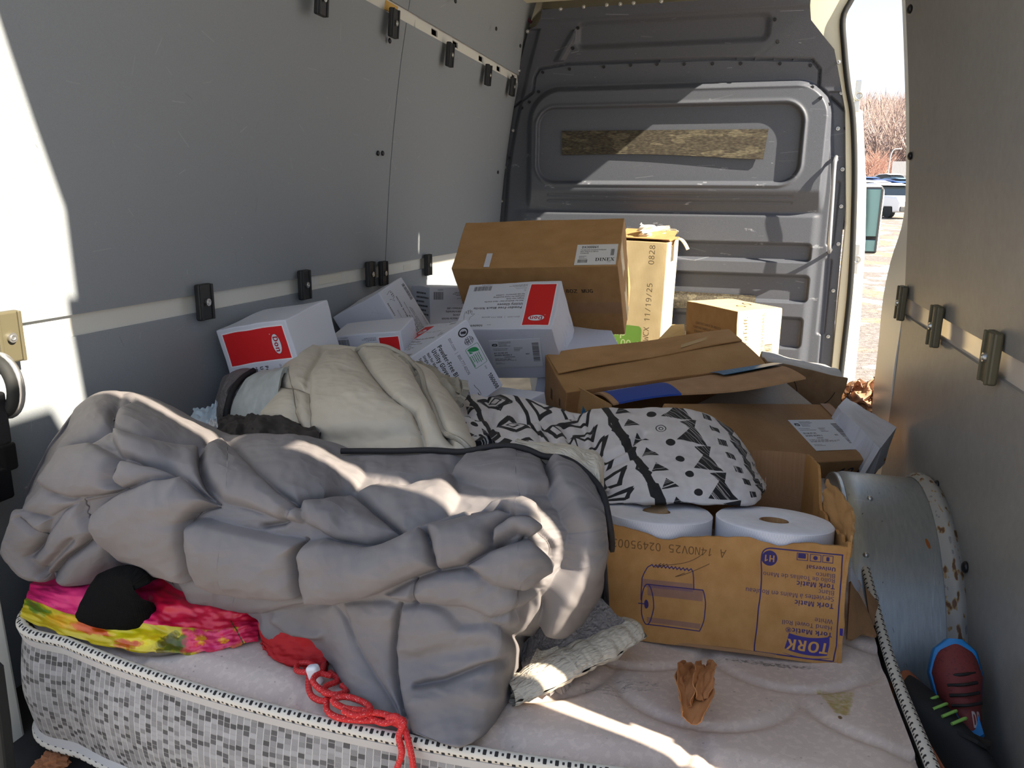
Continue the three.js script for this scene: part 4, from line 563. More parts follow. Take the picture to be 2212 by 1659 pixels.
{
  const t = thing('mattress', 'bare white quilted mattress with grey check side and corded edges on the van floor', 'mattress', [-0.405, 0, -1.4]), o = V3(-0.405, 0, -1.4);
  const toZ = (x, v) => lerp(mFront(x) - 0.012, MZB, v);
  const us = [...Array(181)].map((_, i) => { const u = i / 180; return u; }), vs = [...Array(261)].map((_, i) => (i / 260) ** 1.5);
  const topY = (x, z) => { const e = Math.min(x - MX0, MX1 - x, mFront(x) - z); return MTOP + 0.012 - 0.014 * (1 - smooth(e, 0, 0.06)) - 0.007 * Math.exp(-((scallop(x, z) / 0.009) ** 2)) + 0.004 * fbm(x * 3, z * 3, 1, 2) + sag(x, z); };
  const stain = at(1822, 1508, { y: MTOP }), smut = [at(1375, 1475, { y: MTOP }), at(1300, 1490, { y: MTOP }), at(1800, 1120, { y: MTOP })], blot = at(1672, 1424, { y: 0.21 });
  const topTex = tex(canvas(1536, 1536, (x, w, h) => {
    const X = (p) => (p.x - MX0) / (MX1 - MX0) * w, Y = (p) => (1 - Math.pow(clamp((mFront(p.x) - p.z) / (mFront(p.x) - MZB), 0, 1), 1)) * h, m = w / (MX1 - MX0);
    const im = x.createImageData(w, h), r = rng(9); for (let j = 0; j < h; j++) for (let i = 0; i < w; i++) { const k = (j * w + i) * 4, g = fbm(i / 11, j / 14, 3.1, 2), n = fbm(i / 190, j / 190, 7.7, 3) * 9 + (g > 0.2 ? 8 : 0) + (r() - 0.5) * 7; im.data[k] = 205 + n; im.data[k + 1] = 188 + n; im.data[k + 2] = 176 + n * 0.9; im.data[k + 3] = 255; } x.putImageData(im, 0, 0);
    for (let i = 0; i < 420; i++) { x.fillStyle = `rgba(98,88,78,${0.12 + 0.3 * r()})`; x.beginPath(); x.arc(r() * w, h - r() ** 1.5 * h * 0.7, 0.7 + 1.3 * r(), 0, 7); x.fill(); }
    const cx = X(stain), cy = Y(stain); for (let i = 0; i < 900; i++) { const v = r(), a = cx + (r() - 0.5) * m * 0.052 * (1 - 0.72 * v) + m * 0.004, b = cy - m * (0.045 + 0.008 * r()) + v * m * 0.085; x.fillStyle = `rgba(${140 + 40 * r()},${124 + 34 * r()},${56 + 34 * r()},${0.05 + 0.13 * r()})`; x.beginPath(); x.arc(a, b, 1 + 3.5 * r(), 0, 7); x.fill(); }
    x.fillStyle = 'rgba(84,58,22,.8)'; x.beginPath(); x.ellipse(cx, cy + m * 0.05, 3, 6, 0, 0, 7); x.fill();
    for (const p of smut) for (let i = 0; i < 60; i++) { x.strokeStyle = `rgba(46,44,46,${0.06 + 0.22 * r()})`; x.lineWidth = 1 + 2 * r(); x.beginPath(); const a = X(p) + (r() - 0.5) * m * 0.06, b = Y(p) + (r() - 0.5) * m * 0.035; x.moveTo(a, b); x.lineTo(a + 16 * (r() - 0.2), b - 6 * r()); x.stroke(); }
    for (let i = 0; i < 420; i++) { x.fillStyle = `rgba(24,22,22,${0.1 + 0.2 * r()})`; x.beginPath(); x.ellipse(X(blot) + (r() + r() - 1) * m * 0.085, Y(blot) + (r() + r() - 1) * m * 0.009, 4 * r(), 2 * r(), 0.2, 0, 7); x.fill(); }
  }));
  mesh('quilted_top', surf(180, 260, (u, v) => { const x = lerp(MX0 + 0.008, MX1 - 0.008, u), z = toZ(x, v); return V3(x, topY(x, z), z).sub(o); }, 0, (u, v) => [u, v], us, vs), std({ map: topTex, roughness: 0.85 }), t);
  // perimeter of the mattress seen from above
  const per = []; const N = 160; for (let i = 0; i <= 30; i++) per.push([MX0, lerp(MZB, mFront(MX0), i / 30)]); for (let i = 1; i <= N; i++) { const q = i / N, x = lerp(MX0, MX1, 0.5 - 0.5 * Math.cos(Math.PI * q)); per.push([x, mFront(x)]); } for (let i = 1; i <= 60; i++) per.push([MX1, lerp(mFront(MX1), MZB, i / 60)]);
  const len = [0]; for (let i = 1; i < per.length; i++) len.push(len[i - 1] + Math.hypot(per[i][0] - per[i - 1][0], per[i][1] - per[i - 1][1]));
  const nrm = per.map((p, i) => { const a = per[Math.max(0, i - 1)], b = per[Math.min(per.length - 1, i + 1)], dx = b[0] - a[0], dz = b[1] - a[1], l = Math.hypot(dx, dz) || 1; return [-dz / l, dx / l]; });
  const M0 = per.length - 1;
  const rim = (i, y, out) => V3(per[i][0] + nrm[i][0] * out, y + (y > 0.12 ? sag(per[i][0], per[i][1]) : 0), per[i][1] + nrm[i][1] * out).sub(o);
  const checkTex = tex(canvas(1024, 1024, (x, w, h) => {                // woven check, 0.26 m square
    x.fillStyle = '#98948e'; x.fillRect(0, 0, w, h); const r = rng(77), cw = w / 32, ch = h / 48;
    for (let i = 0; i < 32; i++) { const ph = (i % 2) * ch * 0.5 + ch * (r() - 0.5); for (let j = -1; j < 49; j++) { const k = r(), c = k < 0.3 ? 76 + 26 * r() : k < 0.62 ? 118 + 22 * r() : 142 + 18 * r(); x.fillStyle = `rgb(${c},${c - 2},${c - 4})`; x.fillRect(i * cw + 2, j * ch + ph + 1, cw - 4, ch * 0.9); for (let l = 0; l < 5; l++) { x.strokeStyle = `rgba(${c > 110 ? '205,202,196' : '30,30,32'},.35)`; x.lineWidth = 1.3; x.beginPath(); x.moveTo(i * cw + 3 + l * cw / 5, j * ch + ph + ch * 0.85); x.lineTo(i * cw + 8 + l * cw / 5, j * ch + ph + 2); x.stroke(); } } x.fillStyle = 'rgba(214,210,204,.75)'; x.fillRect(i * cw - 1.4, 0, 2.8, h); }
  }), [1, 1]);
  mesh('check_side', surf(M0, 16, (u, v) => { const i = Math.round(u * M0); return rim(i, lerp(MBOT, MTOP, v), 0.016 * Math.sin(Math.PI * v) + 0.002 * fbm(len[i] * 9, v * 3, 2, 2)); }, 0, (u, v) => [len[Math.round(u * M0)] / 0.35, v * 0.2 / 0.35]), std({ map: checkTex, roughness: 0.8, bumpMap: checkTex, bumpScale: 0.0006 }), t);
  const cordTex = tex(canvas(128, 64, (x, w, h) => { x.fillStyle = '#cfc9bb'; x.fillRect(0, 0, w, h); x.fillStyle = '#201e1d'; for (const [a, b] of [[6, 8], [70, 40]]) { x.beginPath(); x.roundRect(a, b - 6, 40, 17, 5); x.fill(); x.beginPath(); x.roundRect(a + 10, b - 6 + (b < 20 ? 36 : -34), 26, 8, 3); x.fill(); } }), [1, 1]);
  for (const y of [MTOP + 0.004, MBOT + 0.006]) {
    const cv = new THREE.CatmullRomCurve3(per.map((_, i) => rim(i, y, 0.004))), L = cv.getLength(), g = new THREE.TubeGeometry(cv, 500, 0.0085, 10, false), uv = g.attributes.uv; for (let k = 0; k < uv.count; k++) uv.setXY(k, uv.getX(k) * L / 0.015, uv.getY(k) * 2);
    mesh('corded_edge', g, std({ map: cordTex, roughness: 0.8 }), t);
    mesh('edge_tape', surf(M0, 3, (u, v) => { const i = Math.round(u * M0); return rim(i, y + (y > 0.1 ? -1 : 1) * lerp(0.006, 0.02, v), 0.006 + 0.004 * (1 - v)); }, 0.001), std({ color: 0xb9b7b4, roughness: 0.8 }), t);
  }
  mesh('underside', box(MX1 - MX0 - 0.03, 0.03, 1.1, (MX0 + MX1) / 2 - o.x, 0.016, -1.42 - o.z, 0.01), std({ color: 0x8a8a86, roughness: 0.9 }), t);
}

// ================= heaped cloth =================
// distance to the rim of a polygon, positive inside
function polyDist(x, y, P) {
  let d = 1e9, inside = false;
  for (let i = 0, j = P.length - 1; i < P.length; j = i++) {
    const [ax, ay] = P[j], [bx, by] = P[i], ex = bx - ax, ey = by - ay, wx = x - ax, wy = y - ay, t = clamp((wx * ex + wy * ey) / (ex * ex + ey * ey), 0, 1);
    const k = (wx - ex * t) ** 2 + (wy - ey * t) ** 2; if (k < d) d = k;
    if ((ay > y) !== (by > y) && x < ex * (y - ay) / (by - ay) + ax) inside = !inside;
  }
  return inside ? Math.sqrt(d) : -Math.sqrt(d);
}
// columns run from the foot of the heap (front) to its crest; puffs are the padded cells that rise between the seams
function heap(o) {
  const { cols, puffs, nu, nv } = o, back = o.back || V3(0, -0.2, -0.12), nB = o.nBack ?? 26, nF = 5, g = o.g || ((t) => 0.25 * t + 0.75 * t ** 5), tm = 0.33, depth = (t, f, m, c) => m === undefined ? lerp(f, c, g(t)) : t < tm ? lerp(f, m, Math.sin(t / tm * Math.PI / 2)) : lerp(m, c, ((t - tm) / (1 - tm)) ** 3.2);
  const K = cols.map((c) => { const f = at(c.f[0], c.f[1], 'fz' in c ? { z: c.fz } : { y: c.fy }), e = at(c.c[0], c.c[1], { z: c.cz }); return { f, e, fp: c.f, cp: c.c, m: c.zm }; });
  const cr = (a, b, c, d, t) => 0.5 * (2 * b + (c - a) * t + (2 * a - 5 * b + 4 * c - d) * t * t + (3 * b - a - 3 * c + d) * t ** 3);
  const pick = (u, fn) => { const s = u * (K.length - 1), i = Math.min(Math.floor(s), K.length - 2), t = s - i, k = (n) => fn(K[clamp(n, 0, K.length - 1)]); return cr(k(i - 1), k(i), k(i + 1), k(i + 2), t); };
  const rows = nF + nv + nB, W = nu + 1, pos = [], pix = [], frontRow = [];
  for (let j = 0; j <= rows; j++) for (let i = 0; i <= nu; i++) {
    const u = i / nu, t = clamp((j - nF) / nv, 0, 1), fpx = pick(u, (k) => k.fp[0]), fpy = pick(u, (k) => k.fp[1]), cpx = pick(u, (k) => k.cp[0]), cpy = pick(u, (k) => k.cp[1]), zf = pick(u, (k) => k.f.z), zc = pick(u, (k) => k.e.z);
    const px = lerp(fpx, cpx, t), py = lerp(fpy, cpy, t), zm = K[0].m === undefined ? undefined : pick(u, (k) => k.m), p = at(px, py, { z: depth(t, zf, zm, zc) });
    if (j < nF) { const k = (nF - j) / nF; p.add(V3(0, -0.012 * Math.sin(k * 1.6), -0.06 * k * k)); }
    if (j > nF + nv) { const k = (j - nF - nv) / nB; p.addScaledVector(back, 1).sub(back).add(V3(back.x * k, back.y * k * k, back.z * (k * 1.6 - 0.6 * k * k))); }
    pos.push(p); pix.push([px, py, j < nF ? (nF - j) * -3 : j > nF + nv ? (j - nF - nv) * 4 : 0]);
  }
  const idx = []; for (let j = 0; j < rows; j++) for (let i = 0; i < nu; i++) { const a = j * W + i; idx.push(a, a + 1, a + W + 1, a, a + W + 1, a + W); }
  const base = new THREE.BufferGeometry(); base.setAttribute('position', new THREE.Float32BufferAttribute(pos.flatMap((p) => [p.x, p.y, p.z]), 3)); base.setIndex(idx); base.computeVertexNormals();
  const N = base.attributes.normal; const box2 = puffs.map((f) => { const xs = f.p.map((q) => q[0]), ys = f.p.map((q) => q[1]); return [Math.min(...xs), Math.max(...xs), Math.min(...ys), Math.max(...ys)]; });
  const out = [], uv = []; let P = pos.map((p) => p.clone());
  for (let k = 0; k < pos.length; k++) {
    const [x, y, off] = pix[k]; let h = 0;
    if (off <= 0) for (let m = 0; m < puffs.length; m++) {
      const f = puffs[m], b = box2[m], yy = y; if (x < b[0] || x > b[1] || yy < b[2] || yy > b[3]) continue;
      const wx = x + 2.5 * noise(x / 46, y / 46, 2.2), wy = y + 2.5 * noise(x / 46, y / 46, 8.8), d = polyDist(wx, wy, f.p); if (d <= 0) continue;
      const q = Math.min(d / f.w, 1); h = Math.max(h, f.h * Math.sqrt(Math.max(0, 1 - (1 - q) ** 2)) + (f.lift || 0) * smooth(d, -1, 7));
    }
    h *= o.k; if (off > 0) h = (o.backPuff ?? 0.008); h -= o.sink;
    h += (o.wrinkle ?? 0.006) * fbm(x / 90, y / 60, 1.7, 3) + (o.fine ?? 0.002) * (1 - Math.abs(noise(x / 26 + y / 60, y / 22 - x / 80, 3.3)) * 2.2);
    for (const c of o.creases || []) { let m = 1e9; for (let i = 1; i < c.p.length; i++) { const [ax, ay] = c.p[i - 1], [bx, by] = c.p[i], ex = bx - ax, ey = by - ay, t = clamp(((x - ax) * ex + (y - ay) * ey) / (ex * ex + ey * ey), 0, 1); m = Math.min(m, Math.hypot(x - ax - ex * t, y - ay - ey * t)); } h += c.h * Math.exp(-((m / c.w) ** 2)); }
    P[k].addScaledVector(V3(N.getX(k), N.getY(k), N.getZ(k)), h);
  }
  for (let r = 0; r < (o.relax ?? 1); r++) { const Q = P.map((p) => p.clone()); for (let j = 1; j < rows; j++) for (let i = 1; i < nu; i++) { const k = j * W + i; P[k].lerp(Q[k - 1].clone().add(Q[k + 1]).add(Q[k - W]).add(Q[k + W]).multiplyScalar(0.25), 0.4); } }
  const mid = Math.round(rows / 2), su = [0], sv = [0]; for (let i = 1; i <= nu; i++) su.push(su[i - 1] + pos[mid * W + i].distanceTo(pos[mid * W + i - 1])); const ci = Math.round(nu / 2); for (let j = 1; j <= rows; j++) sv.push(sv[j - 1] + pos[j * W + ci].distanceTo(pos[(j - 1) * W + ci]));
  for (let j = 0; j <= rows; j++) for (let i = 0; i <= nu; i++) uv.push(o.uvUnit ? i / nu : su[i], o.uvUnit ? (j - nF) / nv : sv[j]);
  const geo = new THREE.BufferGeometry(); geo.setAttribute('position', new THREE.Float32BufferAttribute(P.flatMap((p) => [p.x, p.y, p.z]), 3)); geo.setAttribute('uv', new THREE.Float32BufferAttribute(uv, 2)); geo.setIndex(idx); geo.computeVertexNormals();
  const n2 = geo.attributes.normal;
  const on = (x, y, lift = 0.001, o2 = o.origin) => { let best = 0, bd = 1e9; for (let k = 0; k < pix.length; k++) if (pix[k][2] === 0) { const d = (pix[k][0] - x) ** 2 + (pix[k][1] - y) ** 2; if (d < bd) bd = d, best = k; } return P[best].clone().add(V3(n2.getX(best), n2.getY(best), n2.getZ(best)).multiplyScalar(lift)).sub(o2); };
  return { geo: geo.translate(-o.origin.x, -o.origin.y, -o.origin.z), on };
}
const calm = (P, it) => { for (let k = 0; k < it; k++) P = P.map((p, i) => i && i < P.length - 1 ? p.clone().multiplyScalar(2).add(P[i - 1]).add(P[i + 1]).multiplyScalar(.25) : p); return P; };
// a smooth sheet through columns of points (each column runs across the sheet)
function loft(list, th, amp, sd, nu, nv, fx, fy, o = V3(0, 0, 0)) {
  const cr = list.map((c) => new THREE.CatmullRomCurve3(c, false, 'centripetal')), rows = new Map();
  return surf(nu, nv, (u, v) => { if (!rows.has(v)) rows.set(v, new THREE.CatmullRomCurve3(cr.map((c) => c.getPoint(v)), false, 'centripetal')); const p = rows.get(v).getPoint(u), d = amp * fbm(u * fx, v * fy, sd, 3); return p.add(V3(d * .4, d, d * .75)).sub(o); }, th);
}
const dense = (pts, n) => new THREE.CatmullRomCurve3(pts.map(([x, y]) => V3(x, y, 0)), false, 'centripetal').getPoints(n).map((p) => [p.x, p.y]);
const weave = pixelTex(128, 128, (u, v, i, j) => { const b = 120 + ((i + j) % 3) * 12 + 30 * fbm(u * 20, v * 20, 4.4, 2); return [b, b, b]; }, [28, 28], true);
const clothMap = (rgb, seed) => pixelTex(256, 256, (u, v) => { const n = fbm(u * 5, v * 5, seed, 4) * 9; return rgb.map((c) => c + n); }, [1.4, 1.4]);
const creaseTex = pixelTex(512, 512, (u, v) => { const a = 1 - Math.abs(fbm(u * 5 + .6 * noise(u * 3, v * 3), v * 7, 3.1, 3)) * 1.6, b = fbm(u * 16, v * 16, 7.7, 2); const k = 120 + 70 * a + 16 * b; return [k, k, k]; }, [2.2, 2.2], true);
const greyCloth = std({ map: clothMap([115, 111, 111], 2.2), roughness: 0.7, bumpMap: creaseTex, bumpScale: 0.006 }), creamCloth = std({ map: clothMap([192, 184, 168], 5.2), roughness: 0.75, bumpMap: creaseTex, bumpScale: 0.005 }), seamMat = std({ color: 0x5b5758, roughness: 0.9 }), pipeMat = std({ color: 0x1a191c, roughness: 0.8 });
{ // the grey quilt
  const cols = [[8, 1190, .34, 40, 1060, -.93, -.87], [60, 1245, .30, 110, 935, -1.03, -.87], [150, 1262, .29, 190, 850, -1.12, -.87], [290, 1242, .30, 280, 846, -1.13, -.86], [395, 1306, .28, 390, 898, -1.11, -.855], [490, 1326, .275, 480, 935, -1.10, -.85], [570, 1366, .262, 560, 935, -1.08, -.847], [645, 1388, .256, 640, 940, -1.07, -.845], [702, 1428, .252, 700, 955, -1.06, -.842], [760, 1505, .250, 750, 972, -1.06, -.838], [830, 1556, .248, 820, 976, -1.06, -.832], [905, 1590, .247, 890, 976, -1.06, -.83], [1000, 1612, .246, 970, 976, -1.06, -.83], [1066, 1553, .247, 1060, 976, -1.05, -.838], [1140, 1410, .25, 1130, 978, -1.05, -.855], [1202, 1382, .25, 1190, 1000, -1.03, -.885], [1262, 1292, .28, 1248, 1058, -1.0, -.92], [1276, 1190, .33, 1275, 1108, -.97, -.95]]
    .map(([a, b, y, c, d, z, zm]) => ({ f: [a, b], fy: y, c: [c, d], cz: z, zm }));
  const p = (h, w, pts, lift = 0) => ({ h, w, p: pts, lift });
  const puffs = [
    p(.03, 45, [[100, 985], [150, 880], [215, 825], [275, 825], [262, 860], [240, 878], [236, 905], [190, 935], [140, 962]]),
    p(.012, 20, [[236, 912], [190, 940], [140, 967], [120, 990], [150, 990], [195, 950], [240, 965]]),
    p(.03, 30, [[240, 903], [246, 877], [275, 825], [350, 850], [400, 885], [480, 915], [472, 942], [438, 954], [330, 939], [238, 912]]),
    p(.03, 36, [[237, 917], [330, 943], [435, 959], [431, 1000], [445, 1050], [462, 1077], [400, 1040], [370, 1005], [255, 978], [238, 945]], .012),
    p(.034, 44, [[440, 957], [480, 944], [530, 988], [590, 1050], [655, 1102], [645, 1130], [600, 1120], [540, 1095], [478, 1076], [455, 1040], [435, 1000]], .014),
    p(.036, 48, [[70, 1040], [130, 960], [195, 950], [250, 986], [244, 1010], [236, 1035], [240, 1046], [262, 1060], [230, 1070], [150, 1078], [100, 1062]], .012),
    p(.03, 30, [[254, 988], [330, 1005], [398, 1026], [320, 1040], [264, 1060], [244, 1046], [240, 1034], [247, 1010]], .012),
    p(.02, 30, [[30, 1105], [80, 1035], [105, 1064], [150, 1079], [250, 1070], [190, 1082], [130, 1102], [100, 1122], [60, 1112]]),
    p(.034, 45, [[-20, 1160], [30, 1095], [60, 1114], [100, 1124], [88, 1165], [60, 1203], [98, 1262], [40, 1262], [-10, 1210]], .008),
    p(.03, 36, [[102, 1148], [130, 1108], [165, 1082], [170, 1120], [190, 1152], [175, 1185], [130, 1215], [100, 1255], [62, 1210], [90, 1166]]),
    p(.03, 40, [[102, 1270], [135, 1217], [178, 1187], [215, 1180], [240, 1200], [292, 1237], [280, 1270], [150, 1285]]),
    p(.05, 70, [[196, 1110], [215, 1090], [260, 1062], [330, 1036], [395, 1029], [440, 1070], [457, 1086], [415, 1110], [400, 1130], [398, 1180], [410, 1240], [426, 1262], [340, 1242], [265, 1207], [215, 1172], [195, 1135]], .022),
    p(.05, 66, [[403, 1132], [435, 1124], [540, 1150], [640, 1170], [650, 1172], [638, 1195], [641, 1230], [656, 1287], [560, 1292], [470, 1277], [426, 1260], [411, 1225], [402, 1180]], .022),
    p(.024, 26, [[365, 1257], [425, 1267], [470, 1282], [560, 1296], [660, 1291], [702, 1302], [560, 1336], [470, 1336], [400, 1312]]),
    p(.05, 62, [[641, 1196], [656, 1175], [700, 1164], [790, 1180], [850, 1165], [915, 1139], [930, 1170], [941, 1226], [880, 1252], [800, 1292], [730, 1307], [665, 1300], [647, 1250]], .022),
    p(.045, 52, [[918, 1140], [1000, 1119], [1085, 1100], [1108, 1110], [1062, 1142], [1052, 1182], [1000, 1217], [945, 1230], [931, 1180]], .02),
    p(.034, 50, [[640, 1085], [650, 1070], [758, 1053], [864, 1147], [790, 1178], [720, 1164], [655, 1130], [640, 1105]]),
    p(.034, 46, [[763, 1052], [800, 1036], [870, 1036], [975, 1010], [985, 1060], [960, 1102], [900, 1131], [867, 1146]]),
    p(.03, 50, [[530, 990], [490, 945], [520, 915], [640, 915], [720, 962], [800, 985], [762, 1045], [655, 1063], [640, 1080], [590, 1048]]),
    p(.016, 26, [[735, 955], [900, 955], [1000, 955], [985, 990], [960, 1005], [860, 1031], [800, 1012], [745, 990]]),
    p(.034, 32, [[972, 1010], [1005, 976], [1110, 955], [1175, 985], [1190, 1056], [1080, 1042], [1000, 1024]], .01),
    p(.04, 34, [[1180, 985], [1240, 1020], [1310, 1090], [1310, 1200], [1290, 1290], [1232, 1345], [1200, 1372], [1160, 1345], [1190, 1300], [1232, 1230], [1242, 1150], [1216, 1090], [1188, 1052]], .03),
    p(.034, 30, [[1002, 1136], [1060, 1080], [1130, 1070], [1162, 1085], [1182, 1140], [1150, 1162], [1110, 1148], [1062, 1178], [1064, 1142], [1105, 1112], [1085, 1098]], .012),
    p(.036, 44, [[1062, 1184], [1100, 1168], [1150, 1166], [1205, 1215], [1197, 1240], [1130, 1282], [1060, 1266], [1002, 1220]], .012),
    p(.03, 34, [[888, 1258], [945, 1234], [1000, 1226], [1130, 1287], [1172, 1292], [1140, 1322], [1060, 1342], [1000, 1320], [895, 1311], [820, 1296]]),
    p(.022, 46, [[550, 1338], [650, 1330], [706, 1312], [736, 1350], [840, 1520], [880, 1600], [790, 1600], [710, 1470], [600, 1425]]),
    p(.022, 40, [[728, 1311], [830, 1308], [852, 1320], [844, 1400], [849, 1480], [884, 1588], [838, 1510], [760, 1390]]),
    p(.026, 60, [[857, 1318], [900, 1311], [950, 1325], [990, 1364], [1060, 1358], [1145, 1394], [1150, 1450], [1080, 1580], [1000, 1640], [888, 1605], [855, 1490], [848, 1400]], .006),
    p(.026, 30, [[1000, 1325], [1060, 1345], [1150, 1310], [1168, 1290], [1180, 1350], [1160, 1392], [1060, 1353]]),
  ];
  const creases = [[[1064, 1180], [1085, 1176], [1110, 1170], [1135, 1160]], [[640, 1085], [600, 1130], [560, 1140]], [[150, 1170], [85, 1240]], [[900, 1480], [960, 1470], [1040, 1440], [1090, 1430]]].map((q) => ({ p: q, w: 7, h: -.012 }));
  creases.push({ p: [[1000, 1100], [940, 1125], [880, 1146]], w: 9, h: .012 }, { p: [[900, 1520], [980, 1500], [1060, 1500]], w: 26, h: .010 }, { p: [[880, 1430], [960, 1410], [1050, 1400]], w: 22, h: -.008 }, { p: [[560, 1360], [610, 1380], [650, 1410]], w: 10, h: .012 }, { p: [[590, 1340], [640, 1365], [690, 1372]], w: 9, h: .01 });
  const SEAMS = [[[236, 905], [243, 877], [285, 862]], [[236, 910], [190, 938], [140, 962]], [[238, 915], [330, 941], [437, 957]], [[437, 957], [432, 1000], [446, 1052], [463, 1078]], [[250, 986], [236, 1032], [240, 1046], [262, 1060]], [[400, 1131], [400, 1180], [411, 1235], [426, 1262]], [[651, 1172], [639, 1196], [642, 1235], [658, 1290]], [[916, 1140], [930, 1172], [942, 1228]], [[760, 1052], [812, 1098], [866, 1147]], [[640, 1085], [652, 1068], [760, 1052]], [[402, 1131], [420, 1106], [458, 1088]], [[855, 1316], [846, 1400], [851, 1480], [884, 1588]], [[100, 1256], [133, 1216], [177, 1186], [196, 1160]], [[40, 1118], [88, 1165], [70, 1200]], [[892, 1256], [889, 1290], [891, 1311]], [[165, 1083], [170, 1120], [189, 1150]], [[1108, 1112], [1150, 1120], [1180, 1142]], [[1182, 1146], [1205, 1190], [1200, 1230]]];
  for (const q of SEAMS) creases.push({ p: dense(q, 14), w: 4.5, h: -.010 });
  const q = heap({ origin: V3(-0.6, 0.23, -0.95), k: .56, sink: .014, cols, puffs, creases, nu: 360, nv: 230, back: V3(0.02, -0.26, -0.14), wrinkle: .004, fine: .0006, relax: 2 });
  const t = thing('grey_quilt', 'large grey quilted comforter with black piping heaped across the near end of the mattress', 'comforter', [-0.6, 0.23, -0.95]), o = V3(-0.6, 0.23, -0.95);
  mesh('quilted_cover', q.geo, greyCloth, t);
  const line = (pts, r, lift, n = 46, it = 8) => tube(calm(dense(pts, n).map(([x, y]) => q.on(x, y, lift)), it), r, n * 2, 5);
  mesh('seam', SEAMS.map((s) => line(s, .0012, .0006)), seamMat, t);
  mesh('black_piping', line([[735, 973], [850, 977], [960, 977], [1060, 977], [1130, 979], [1190, 1001], [1246, 1056], [1272, 1112], [1276, 1180]], .005, .006, 70, 12), pipeMat, t);
  // cream lining folded out behind the piping, and the turned-up corner at the right
  const L = (list, th, nu = 40, nv = 16, amp = .008, sd = 1) => loft(list, th, amp, sd, nu, nv, 4, 2, o);
  const A = (x, y, z) => at(x + 8, y - 6, { z });
  mesh('lining', L([[A(1090, 975, -1.06), A(1105, 958, -1.1), A(1120, 962, -1.2)], [A(1165, 985, -1.05), A(1190, 965, -1.1), A(1190, 962, -1.22)], [A(1215, 1020, -1.02), A(1248, 985, -1.06), A(1245, 975, -1.2)], [A(1250, 1062, -1.0), A(1288, 1015, -1.03), A(1290, 1000, -1.16)], [A(1268, 1120, -.975), A(1288, 1070, -1.0), A(1296, 1050, -1.12)], [A(1270, 1180, -.96), A(1277, 1130, -.98), A(1282, 1120, -1.06)]], .012, 60, 20, .012, 3), creamCloth, t);
  const B = (x, y, h) => at(x, y, { y: h });
  mesh('turned_corner', L([[B(1120, 1400, .262), B(1180, 1340, .30), B(1235, 1270, .33)], [B(1140, 1470, .25), B(1210, 1395, .28), B(1290, 1285, .32)], [B(1180, 1490, .247), B(1260, 1410, .27), B(1330, 1325, .30)], [B(1215, 1480, .247), B(1290, 1410, .262), B(1362, 1352, .275)]], .012, 40, 20, .004, 6), greyCloth, t);
  const hem = new THREE.CatmullRomCurve3([[1100, 1496, .248], [1140, 1478, .254], [1190, 1452, .262], [1240, 1422, .266], [1290, 1400, .266], [1335, 1374, .268], [1376, 1348, .27]].map(([x, y, h]) => B(x, y, h).sub(o)));
  mesh('cream_hem', surf(140, 24, (u, v) => { const p = hem.getPoint(u), q = hem.getTangent(u), n = V3(-q.z, 0, q.x).normalize(), a = v * Math.PI * 2, w = (.017 + .006 * Math.sin(u * 2.6) + .004 * fbm(u * 9, v * 2, 4, 3)) * (u > .94 ? Math.sqrt(Math.max(.02, (1 - u) / .06)) : 1); return p.add(n.multiplyScalar(w * 1.35 * Math.cos(a))).add(V3(0, w * .8 * Math.sin(a) + .002 * fbm(u * 14, v * 3, 6, 2), 0)); }), creamCloth, t);
  mesh('cream_lining', L([[B(1105, 1500, .246), B(1140, 1440, .262), B(1160, 1400, .275)], [B(1160, 1482, .25), B(1168, 1440, .266), B(1172, 1405, .278)], [B(1215, 1452, .256), B(1212, 1420, .272), B(1205, 1395, .284)]], .006, 24, 12, .003, 5), creamCloth, t);
}
